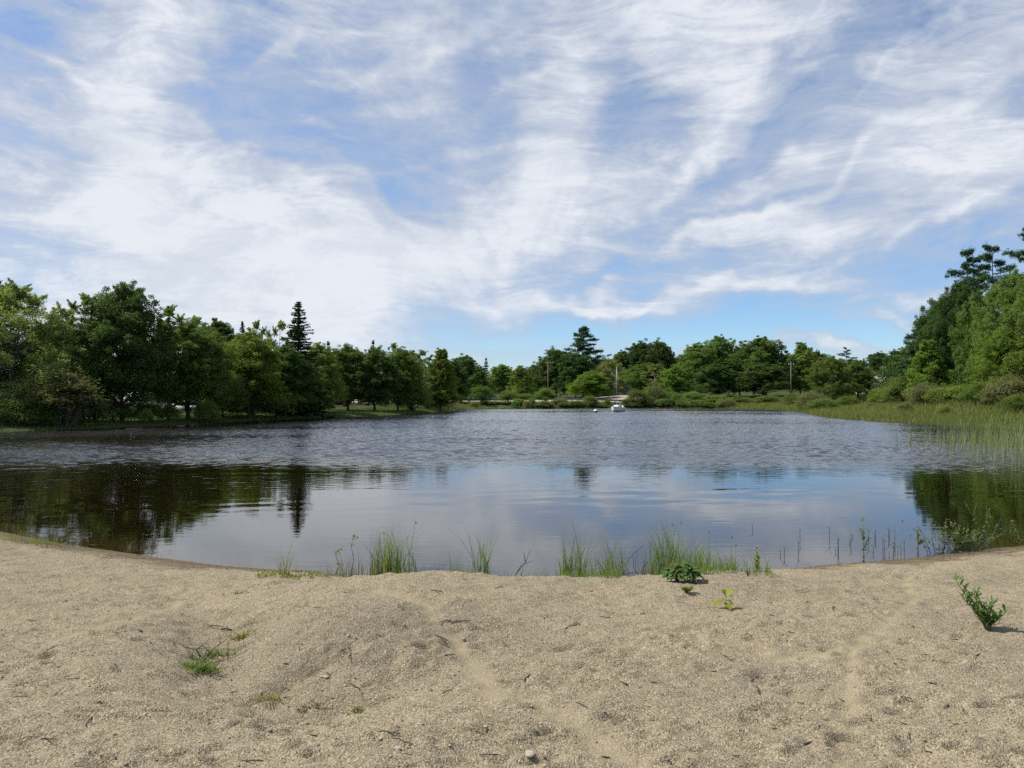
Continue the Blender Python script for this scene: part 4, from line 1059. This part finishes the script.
# moss along the rim
P = []; r_ = np.random.default_rng(15)
for k in range(800):
    px = r_.uniform(256, 352); py = 575 + r_.normal(0, 2.0) * (1 if px < 320 else .6); q = gnd(px, py)
    if q[2] > .06 and q[1] < 9.5: P.append((q[0], q[1], float(bz(q[0], q[1])) - .01))
P = np.array(P); n = len(P); b = MB(); hh = r_.uniform(.02, .06, n); b.blades(P, hh, r_.uniform(.012, .022, n), r_.normal(0, .5, (n, 2)) * hh[:, None], r_, seg=2)
tag(b.build('moss', LEAF['moss']), 'strip of yellow green moss along the rim of the sand', 'moss', None, 'stuff')

# thin growth along the whole rim and litter on the wet edge
P = []; r_ = np.random.default_rng(18)
for k in range(3600):
    px = r_.uniform(322, 772); D = r_.uniform(7.55, 8.15) + .0012 * abs(px - 540); x = xw(px, D)
    if fbm(np.array([px * .03]), np.array([1.0]))[0] > -.18 + .2 * r_.random(): P.append((x, D, float(bz(x, D)) - .01))
P = np.array(P); n = len(P); hh = r_.uniform(.03, .09, n) + .26 * r_.random(n) ** 5
b = MB(); b.blades(P, hh, r_.uniform(.005, .010, n), r_.normal(0, .4, (n, 2)) * hh[:, None], r_, seg=3); tag(b.build('rim_grass', LEAF['tuft']), 'thin short grass along the whole rim of the sand', 'grass', None, 'stuff')
x = r_.uniform(-9.5, 9.5, 60000); y = r_.uniform(8.0, 13.0, 60000); zq = bz(x, y); k = (zq > .0) & (zq < .075) & (r_.random(60000) < .30 + .8 * fbm(x * 1.2, y * 1.2)); x, y, zq = x[k], y[k], zq[k]; n = len(x)
b = MB(); s_ = r_.uniform(.006, .022, n); b.cards(np.stack([x, y, zq + .004], 1), unit(np.array([0, 0, 1.0]) + r_.normal(0, .25, (n, 3))), s_, s_ * .4, r_)
tag(b.build('shore_litter', leafmat('dead_litter', (.045, .034, .022), (.150, .120, .075), trans=.05, objvar=0, hue=0)), 'dark plant litter washed up along the wet edge of the sand', 'litter', None, 'stuff')

# ------------------------------------------------------------------ gravel and stones
def stonemat(name, c1, c2, c3):
    m, nt = newmat(name); g = NT(nt); out = g.N('ShaderNodeOutputMaterial'); geo = g.N('ShaderNodeNewGeometry')
    c = g.ramp(geo.outputs['Random Per Island'], [(0, c1), (.45, c2), (.85, c2), (1, c3)]); tc = g.N('ShaderNodeTexCoord')
    nz = g.N('ShaderNodeTexNoise', {'Vector': geo.outputs['Position'], 'Scale': 90.0, 'Detail': 4.0}); c = g.mixc(1.0, c, g.ramp(nz.outputs[0], [(.3, (.65, .65, .65)), (.7, (1.2, 1.2, 1.2))]), 'MULTIPLY')
    b = g.N('ShaderNodeBsdfPrincipled', {'Base Color': c, 'Roughness': .9, 'Specular IOR Level': .15}); g.l.new(b.outputs[0], out.inputs[0]); return m


OCT = np.array([[1, 0, 0], [-1, 0, 0], [0, 1, 0], [0, -1, 0], [0, 0, 1], [0, 0, -1]], float)
OF = np.array([[0, 2, 4], [2, 1, 4], [1, 3, 4], [3, 0, 4], [2, 0, 5], [1, 2, 5], [3, 1, 5], [0, 3, 5]])
r_ = np.random.default_rng(16); n = 60000
D = 3.2 + 5.6 * r_.random(n) ** 1.15; x = r_.uniform(-.76, .76, n) * D
zc = bz(x, D); tm_i = np.clip(np.searchsorted(xs, x) - 1, 0, len(xs) - 1); tm_j = np.clip(np.searchsorted(ys, D) - 1, 0, len(ys) - 1)
gr = np.exp(-((x + 1.1) / .9) ** 2 - ((D - 5.0) / .8) ** 2); k = (zc > .08) & (tmk[tm_j, tm_i] < r_.uniform(.1, .6, n)) & (r_.random(n) < .42 + .9 * gr + .8 * fbm(x * 1.1, D * 1.6))
x, D, zc = x[k], D[k], zc[k]; n = len(x); s = .0020 + .0024 * r_.random(n) + .0058 * r_.random(n) ** 16
V = OCT[None] * s[:, None, None] * r_.uniform(.55, 1.35, (n, 6, 1)) * np.array([1.25, 1, .7]); a = r_.uniform(0, 2 * pi, n)
V = np.stack([V[..., 0] * np.cos(a)[:, None] - V[..., 1] * np.sin(a)[:, None], V[..., 0] * np.sin(a)[:, None] + V[..., 1] * np.cos(a)[:, None], V[..., 2]], -1)
V += np.stack([x, D, zc + s * .25], -1)[:, None]
b = MB(); b.add(V.reshape(-1, 3), (np.arange(n)[:, None, None] * 6 + OF[None]).reshape(-1, 3))
tag(b.build('gravel', stonemat('gravel_grains', (.15, .125, .095), (.30, .255, .18), (.62, .57, .48))), 'loose gravel grains scattered over the sand', 'gravel', None, 'stuff')

STM = stonemat('stone', (.19, .165, .13), (.30, .26, .20), (.40, .36, .28))
def rock(name, s, seed, sub=2, flat=.6, mat=STM):
    import bmesh
    bm = bmesh.new(); bmesh.ops.create_icosphere(bm, subdivisions=sub, radius=1.0); r = np.random.default_rng(seed)
    pl = unit(r.normal(size=(9, 3))); dd = r.uniform(.55, .95, 9)
    for v in bm.verts:
        p = np.array(v.co)
        for q, d in zip(pl, dd):
            e = p @ q - d
            if e > 0: p = p - q * e * .85
        v.co = p * np.array([1.25, 1, flat]) * s
    me = bpy.data.meshes.new(name); bm.to_mesh(me); bm.free(); me.materials.append(mat); return me


RM = [rock('stone', 1.0, q) for q in range(4)]
r_ = np.random.default_rng(17)
stones = [(530, 756, .026, 'largest pale rounded stone low in the middle of the sand'), (398, 753, .016, 'small pale stone a little before the largest stone'), (333, 735, .012, None), (326, 676, .020, None), (322, 677, .015, None), (345, 690, .013, None), (302, 648, .012, None)]
for i in range(46):
    py = 590 + 175 * r_.random() ** .8; px = r_.uniform(10, 1014) if i % 3 else r_.uniform(230, 560); stones.append((px, py, r_.uniform(.006, .012), None))
for i, (px, py, s, lab) in enumerate(stones):
    o = bpy.data.objects.new('stone', RM[i % 4]); COL.objects.link(o); p = bp_(px, py); o.location = (p[0], p[1], p[2] + s * .2); o.scale = (s, s, s); o.rotation_euler = (0, 0, r_.uniform(0, 6))
    tag(o, lab or 'small loose stone lying on the coarse sand', 'stone', None if lab else 'small stones on the sand')
for i in range(60):                                                              # short thin twigs
    py = 584 + 180 * r_.random(); px = r_.uniform(10, 1014); p = bp_(px, py)
    if i < 3:
        L_ = [(-.05, 0, .004), (-.02, .004, .008), (.02, -.003, .005), (.05, .0, .004)]; b = MB(); b.tube(L_, [.0022, .003, .0026, .0016], 5); b.tube([L_[2], (.035, .018, .010)], [.002, .001], 4)
        o = b.build('twig', TWIG); TWM = globals().setdefault('TWM', []); TWM.append(o.data)
    else: o = bpy.data.objects.new('twig', TWM[i % 3]); COL.objects.link(o)
    o.location = p; o.rotation_euler = (0, r_.normal(0, .08), r_.uniform(0, 2 * pi)); o.scale = [r_.uniform(.5, 1.5)] * 3
    tag(o, 'short thin dark twig lying on the coarse sand', 'twig', 'short twigs scattered on the sand')
# wood chips, bits of bark and short sticks
chips = [(140, 632, .035, 'dark bark chip in the small hollow up the slope from the brushwood'), (362, 697, .022, 'dark curled wood chip standing on the gravel below the mound'), (15, 715, .03, 'pale flat wood chip at the left edge of the sand')]
CH = [simple('dark_bark_chip', (.06, .045, .032), .9, var=.3, vscale=60), simple('pale_wood_chip', (.42, .36, .26), .85, var=.2, vscale=60)]
for i in range(110):
    py = 586 + 175 * r_.random(); px = r_.uniform(10, 1014); chips.append((px, py, r_.uniform(.010, .028), None))
proto_chip = []
for q in range(4):
    b = MB(); pr = np.array([(0, -.5), (.25, -.42), (.42, .0), (.2, .45), (-.2, .5), (-.38, .1), (-.28, -.4)]) * [1, 1] + np.random.default_rng(q).normal(0, .06, (7, 2))
    b.loft([np.c_[pr[:, 0] * .35, pr[:, 1] * 2 * .9, .08 * (pr[:, 1] * 2) ** 2 + zz] for zz in (0, .10)]); proto_chip.append(b.mesh('wood_chip', CH[0 if q < 3 else 1]))
for i, (px, py, s, lab) in enumerate(chips):
    o = bpy.data.objects.new('wood_chip', proto_chip[3 if (lab and 'pale' in lab) or i % 6 == 5 else i % 3]); COL.objects.link(o); p = bp_(px, py); o.location = (p[0], p[1], p[2] + .003); o.scale = (s, s, s); o.rotation_euler = (r_.normal(0, .12), r_.normal(0, .15), r_.normal(1.2, .6))
    pale = o.data == proto_chip[3]
    tag(o, lab or ('small pale wood chip lying on the coarse sand' if pale else 'small dark bark chip lying on the coarse sand'), 'wood chip', None if lab else ('pale wood chips on the sand' if pale else 'dark bark chips on the sand'))
branchy('stick', 'short dark stick lying at the head of the dip above the brushwood', 'stick', bp_(214, 626), [[(-.08, 0, .012), (0, .01, .02), (.09, -.01, .012)]], .006)
branchy('stick', 'dark chunk of wood lying beside the thin pale weed of the dip', 'stick', bp_(226, 630), [[(-.04, 0, .012), (0, .0, .018), (.05, -.01, .01)]], .011)

# ------------------------------------------------------------------ far shore: road, guardrail, fence, poles
PAVE = simple('pale_gravel_road', (.33, .30, .235), .95, var=.2, vscale=1.5)
xr = np.arange(-46, 42, 1.0); yr = np.arange(119, 174, 1.0)
V, F, X, Y = gridmesh(xr, yr, lambda a, b: Z(a, b) + .05); cx = V[F][:, :, 0].mean(1); cy = V[F][:, :, 1].mean(1)
keep = ((cy > 145.6) & (cy < 172) & (cx < 27)) | ((cx < -15) & (cy > 121 + .25 * (cx + 40)))
mb = MB(); mb.add(V, F[keep]); tag(mb.build('road', PAVE, smooth=True), kind='structure')
STEEL = simple('weathered_steel', (.20, .20, .20), .5, .6, var=.2); WOOD = simple('weathered_wood', (.16, .13, .10), .85, var=.3, vscale=8)
PALEW = simple('pale_pole_wood', (.17, .155, .13), .85, var=.2, vscale=6); WHITE = simple('white_paint', (.78, .78, .76), .35, spec=.5); GREYP = simple('grey_wall_paint', (.23, .25, .28), .8, var=.1)


def railing(name, label, cat, P, step, post, rails, mat, pmat):
    t = thing(name, label, cat, (P[0][0], P[0][1], 0)); P = np.array(P, float); o = P[0].copy(); cum = np.r_[0, np.cumsum(np.hypot(*np.diff(P, axis=0).T))]; s = np.arange(0, cum[-1], step)
    px = np.interp(s, cum, P[:, 0]); py = np.interp(s, cum, P[:, 1]); pz = Z(px, py)
    for a, b_, c in zip(px, py, pz):
        m = MB(); m.box((a - o[0], b_ - o[1], c + post / 2 - .2), (.16, .16, post + .4)); m.build('post', pmat, t)
    for z0, hh, off in rails:
        m = MB(); V = [np.array([[a - o[0], b_ - o[1] - off - .03, c + z0 - hh / 2], [a - o[0], b_ - o[1] - off, c + z0 - hh * .2], [a - o[0], b_ - o[1] - off, c + z0 + hh * .2], [a - o[0], b_ - o[1] - off - .03, c + z0 + hh / 2], [a - o[0], b_ - o[1] - off + .03, c + z0 + hh / 2], [a - o[0], b_ - o[1] - off + .03, c + z0 - hh / 2]]) for a, b_, c in zip(px, py, pz)]
        m.loft(V); m.build('rail', mat, t)
    return t


railing('guardrail', 'long grey roadside guardrail running along the far shore embankment', 'guardrail', [(-20, 143.5), (-8, 144), (10, 144.5), (27, 144.5)], 2.4, .62, [(.58, .32, .12)], STEEL, WOOD)
railing('roadside_fence', 'dark post and rail fence seen between trunks of the three dense maples', 'fence', [(-27, 119.5), (-22, 118), (-16, 118)], 1.3, 1.05, [(.95, .12, .10), (.5, .12, .10)], WOOD, WOOD)
for px, top, D, lab, m_ in [(548, 361, 163, 'tall slender utility pole behind the guardrail near the broad white pine', WOOD), (791, 362, 140, 'pale utility pole in front of the end of the tall far clump', PALEW), (832, 374, 116, 'grey utility pole beside the round headed meadow tree', PALEW), (883, 366, 148, 'short distant pole next to the pale roofed house', PALEW)]:
    x, y, z = at(px, D); H = zat(top, D) - z; t = thing('utility_pole', lab, 'pole', (x, y, z))
    b = MB(); b.tube([(0, 0, -.4), (0, 0, H)], [.11, .08], 8); b.build('pole', m_, t)
    b = MB(); b.box((0, -.16, H - .45), (1.1, .09, .11)); b.build('crossarm', m_, t)
    for q in (-.45, .45): b = MB(); b.tube([(q, -.16, H - .395), (q, -.16, H - .30), (q, -.16, H - .24)], [.045, .055, .02], 6); b.build('insulator', WHITE, t)

# ------------------------------------------------------------------ houses
GLASS = simple('dark_window_glass', (.03, .035, .04), .08, spec=.6); ROOFP = simple('pale_metal_roof', (.55, .54, .50), .5, spec=.4); ROOFG = simple('grey_shingle_roof', (.30, .29, .28), .8, var=.15)
def house(label, px, D, L, Wd, H, rise, wall, roof, rz, z=None):
    x, y, z0 = at(px, D); t = thing('house', label, 'house', (x, y, z0), rz); b = MB(); hx, hy = L / 2, Wd / 2
    b.add([[-hx, -hy, -.5], [hx, -hy, -.5], [hx, hy, -.5], [-hx, hy, -.5], [-hx, -hy, H], [hx, -hy, H], [hx, hy, H], [-hx, hy, H]], [[0, 1, 5, 4], [1, 2, 6, 5], [2, 3, 7, 6], [3, 0, 4, 7]])
    b.add([[-hx, -hy, H], [-hx, hy, H], [-hx, 0, H + rise], [hx, -hy, H], [hx, hy, H], [hx, 0, H + rise]], [[0, 2, 1], [3, 4, 5]]); b.build('wall', wall, t)
    r = MB(); o = .45; k = rise / hy; th = .16
    for sy in (-1, 1):
        q = [(-hx - o, sy * (hy + o), H - o * k), (hx + o, sy * (hy + o), H - o * k), (hx + o, 0, H + rise), (-hx - o, 0, H + rise)]; q = np.array(q) + [0, 0, .02]
        r.loft([q, q + [0, 0, th]])
    r.build('roof', roof, t)
    for wx in (-hx * .55, hx * .1, hx * .62):
        f = MB(); f.box((wx, -hy - .04, H * .55), (1.3, .08, 1.5)); fo = f.build('window', WHITE, t); g_ = MB(); g_.box((wx, -hy - .085, H * .55), (1.08, .02, 1.28)); g_.build('pane', GLASS, fo)
    d = MB(); d.box((-hx * .2, -hy - .04, 1.05), (1.0, .08, 2.1)); do = d.build('door', GREYP, t); h = MB(); h.box((-hx * .2 + .38, -hy - .10, 1.0), (.06, .05, .12)); h.build('handle', STEEL, do)
    return t


house('grey house half hidden in the trees behind the moored sailboat', 617, 178, 6.0, 7, 3.2, 1.6, GREYP, ROOFG, pi / 2 - .15)
house('pale roofed low house glimpsed between meadow trees and wooded corner', 891, 152, 8, 6, 2.5, 1.2, GREYP, ROOFP, .15)
t = thing('utility_box', 'small white box showing above the bushes by the pale utility pole', 'box', at(809, 122))
b = MB(); b.box((0, 0, .75), (.8, .6, 1.5), bev=.03); b.build('body', WHITE, t); b = MB(); b.box((0, 0, 1.56), (.92, .72, .1), bev=.15); b.build('lid', WHITE, t); b = MB(); b.box((0, -.31, .8), (.55, .03, 1.0)); b.build('door', WHITE, t)

# ------------------------------------------------------------------ cars
def car(name, label, px, D, rz, paint, van=False, z=None):
    x, y, z0 = at(px, D); t = thing(name, label, 'car' if not van else 'van', (x, y, z0 if z is None else z), rz); L, Wd = (4.4, 1.75) if not van else (5.0, 1.95)
    if van: low = [(-2.5, .35), (-2.5, 1.0), (-1.9, 1.12), (-1.3, 1.95), (2.3, 2.0), (2.5, 1.8), (2.5, .35)]
    else: low = [(-2.2, .32), (-2.2, .68), (-1.95, .80), (-1.0, .92), (-.35, 1.38), (1.15, 1.42), (1.85, .98), (2.15, .92), (2.2, .38)]
    low = np.array(low); prof = lambda yy, s: np.c_[low[:, 0] * (1 - .02 * (s < 1)), np.full(len(low), yy), low[:, 1]]
    def sec(yy, inset):
        p = prof(yy, 1); up = np.clip((p[:, 2] - .85) / .6, 0, 1); p[:, 1] = yy - np.sign(yy) * up * inset; return p
    b = MB(); b.loft([sec(-Wd / 2, .22), sec(-Wd / 2 + .08, .20) * [1.01, 1, 1.01], sec(Wd / 2 - .08, .20) * [1.01, 1, 1.01], sec(Wd / 2, .22)]); b.build('body', paint, t)
    wz = (1.0, 1.34) if not van else (1.2, 1.75); wx = (-.55, 1.2) if not van else (-1.2, 2.1)
    for sy in (-1, 1):
        yy = lambda zz: sy * (Wd / 2 - .22 * np.clip((zz - .85) / .6, 0, 1) + .012)
        q = np.array([(wx[0] - .25, yy(wz[0]), wz[0]), (wx[1] + .2, yy(wz[0]), wz[0]), (wx[1] - .12, yy(wz[1]), wz[1]), (wx[0] + .12, yy(wz[1]), wz[1])]); m = MB(); m.loft([q, q + [0, sy * .012, 0]]); m.build('window', GLASS, t)
    a, c = (low[3], low[4]) if not van else (low[2], low[3]); n_ = np.array([-(c[1] - a[1]), 0, (c[0] - a[0])]); n_ = n_ / np.linalg.norm(n_); e = Wd / 2 - .28
    q = np.array([(a[0] * .9 + c[0] * .1, -e, a[1] * .9 + c[1] * .1), (a[0] * .9 + c[0] * .1, e, a[1] * .9 + c[1] * .1), (a[0] * .1 + c[0] * .9, e - .08, a[1] * .1 + c[1] * .9), (a[0] * .1 + c[0] * .9, -e + .08, a[1] * .1 + c[1] * .9)]) + n_ * .02
    m = MB(); m.loft([q, q + n_ * .012]); m.build('windscreen', GLASS, t)
    for wx_ in (-1.35, 1.35):
        for sy in (-1, 1):
            m = MB(); m.tube([(wx_, sy * (Wd / 2 - .2), .32), (wx_, sy * (Wd / 2 + .01), .32)], [.32, .32], 16); w = m.build('wheel', TYRE, t); m = MB(); m.tube([(wx_, sy * (Wd / 2 + .005), .32), (wx_, sy * (Wd / 2 + .03), .32)], [.2, .18], 12); m.build('rim', STEEL, w)
    for sy in (-1, 1):
        m = MB(); m.box((low[1][0] - .0, sy * (Wd / 2 - .32), .62), (.06, .34, .14)); m.build('headlight', LAMP, t)
    return t


TYRE = simple('tyre_rubber', (.025, .025, .025), .9); LAMP = simple('lamp_lens', (.6, .6, .58), .2, spec=.6); RED = simple('red_car_paint', (.14, .014, .012), .3, spec=.5); SILVER = simple('silver_car_paint', (.45, .46, .47), .3, .3, spec=.5)
car('parked_car', 'white car parked under the spreading maple on the left shore', 184, 67, .2, WHITE)
car('parked_van', 'white van glimpsed through the big dark maple on the left shore', 146, 70, .1, WHITE, van=True)
car('parked_car', 'dark red car parked behind the grassy point under the trees', 335, 104, .15, RED)
car('parked_car', 'silver car glimpsed beneath the low dark tree by the tall spruce', 277, 80, .3, SILVER)
car('parked_car', 'white car half hidden behind bushes at the back of the meadow', 862, 128, 1.2, WHITE)

# ------------------------------------------------------------------ sailboat and buoy
DB = 108; bx = xw(617.5, DB); t = thing('sailboat', 'small white sailboat with a bare mast moored near the far shore', 'boat', (bx, DB, 0), radians(-90 - 22)); t.scale = (.82, .82, .82)
# local: bow towards +x
def hullsec(u):
    w = .92 * (1 - max(0, u) ** 2.4) ** .8 * (1 - .18 * max(0, -u) ** 2); w = max(w, .02); top = .74 + .22 * max(0, u) ** 2; keel = -.32 * (1 - max(0, u) ** 3)
    return np.array([(u * 2.5 * (1 + (.06 * (zz + .3) if u > .8 else 0)), yy * w, zz) for yy, zz in [(-1, top), (-.97, top * .5), (-.82, .02), (-.45, keel * .7), (0, keel), (.45, keel * .7), (.82, .02), (.97, top * .5), (1, top)]])
us = [-1, -.8, -.5, -.2, .1, .4, .65, .85, .98]; b = MB(); b.loft([hullsec(u) for u in us], closed=False); b.F.append(np.array([list(range(9))])); b.build('hull', WHITE, t, True)
NAVY = simple('navy_stripe', (.02, .03, .08), .4, spec=.5)
b = MB()
for sy in (0, 8):
    R = [hullsec(u) for u in us]; P = [(q[1 if sy == 0 else 7] * .30 + q[2 if sy == 0 else 6] * .70) * [1, 1.02, 1] for q in R]; Q = [(q[1 if sy == 0 else 7] * .02 + q[2 if sy == 0 else 6] * .98) * [1, 1.02, 1] for q in R]
    for i in range(len(us) - 1): b.add([P[i], P[i + 1], Q[i + 1], Q[i]], [[0, 1, 2, 3]])
b.build('stripe', NAVY, t)
b = MB(); R = [hullsec(u) for u in us]; b.loft([np.array([q[0] - [0, 0, .01], q[8] - [0, 0, .01]]) + 0 for q in R], cap=False, closed=False); b.build('deck', WHITE, t)
b = MB(); cs = lambda x, w, h, z0: np.array([(x, -w, z0), (x, -w * .86, z0 + h), (x, w * .86, z0 + h), (x, w, z0)]); b.loft([cs(-.5, .62, .46, .66), cs(.5, .60, .46, .66), cs(1.25, .42, .30, .68), cs(1.55, .28, .05, .70)]); cab = b.build('cabin', WHITE, t)
for sy in (-1, 1): b = MB(); b.box((.35, sy * .585, .92), (.8, .03, .13)); b.build('window', GLASS, cab)
ALU = simple('dull_aluminium', (.40, .40, .38), .45, .3); MH = zat(367, DB) / .82
b = MB(); b.tube([(.45, 0, .6), (.45, 0, MH)], [.045, .035], 8); ms = b.build('mast', ALU, t); b = MB(); b.tube([(.45, -.55, MH * .62), (.45, .55, MH * .62)], [.025, .025], 5); b.build('spreader', ALU, ms)
b = MB()
for e in [(2.5, 0, .9), (-2.45, 0, .7), (.35, -.85, .7), (.35, .85, .7)]: b.tube([(.45, 0, MH - .1), e], [.004, .004], 4)
b.build('rigging', ALU, t)
b = MB(); b.tube([(.40, 0, 1.55), (-2.0, 0, 1.5)], [.04, .035], 6); bm_ = b.build('boom', ALU, t); b = MB(); b.tube([(.3, 0, 1.65), (-.6, 0, 1.67), (-1.8, 0, 1.6)], [.12, .14, .07], 8); b.build('furled_sail', WHITE, bm_)
b = MB(); b.box((-2.62, .3, .75), (.28, .26, .5), bev=.15); mo = b.build('outboard_motor', WHITE, t); b = MB(); b.box((-2.62, .3, .1), (.12, .10, .8)); b.build('shaft', STEEL, mo)
b = MB(); b.box((-2.56, 0, .25), (.06, .05, 1.0)); b.tube([(-2.56, 0, .75), (-1.7, 0, .95)], [.02, .018], 5); b.build('rudder', simple('tiller_wood', (.22, .12, .06), .5), t)
b = MB(); b.tube([(-2.4, -.7, .66), (-2.4, -.7, 1.2), (-2.4, .7, 1.2), (-2.4, .7, .66)], [.018] * 4, 5); b.build('stern_rail', ALU, t)
DBU = 103; t = thing('mooring_buoy', 'white topped dark mooring buoy floating just before the sailboat', 'buoy', (xw(595.5, DBU), DBU, 0))
th = np.linspace(-pi / 2, pi / 2, 9); b = MB(); ring = lambda a0, a1: [np.array([(.30 * cos(q) * cos(f), .30 * cos(q) * sin(f), .30 * sin(q) + .1) for f in np.linspace(0, 2 * pi, 14, endpoint=False)]) for q in np.linspace(a0, a1, 7)]
b.loft(ring(-1.5, .35)); b.build('float', NAVY, t, True); b = MB(); b.loft(ring(.355, 1.5)); b.build('cap', WHITE, t, True); b = MB(); b.tube([(0, 0, .38), (0, 0, .58)], [.03, .03], 6); b.build('post', STEEL, t)
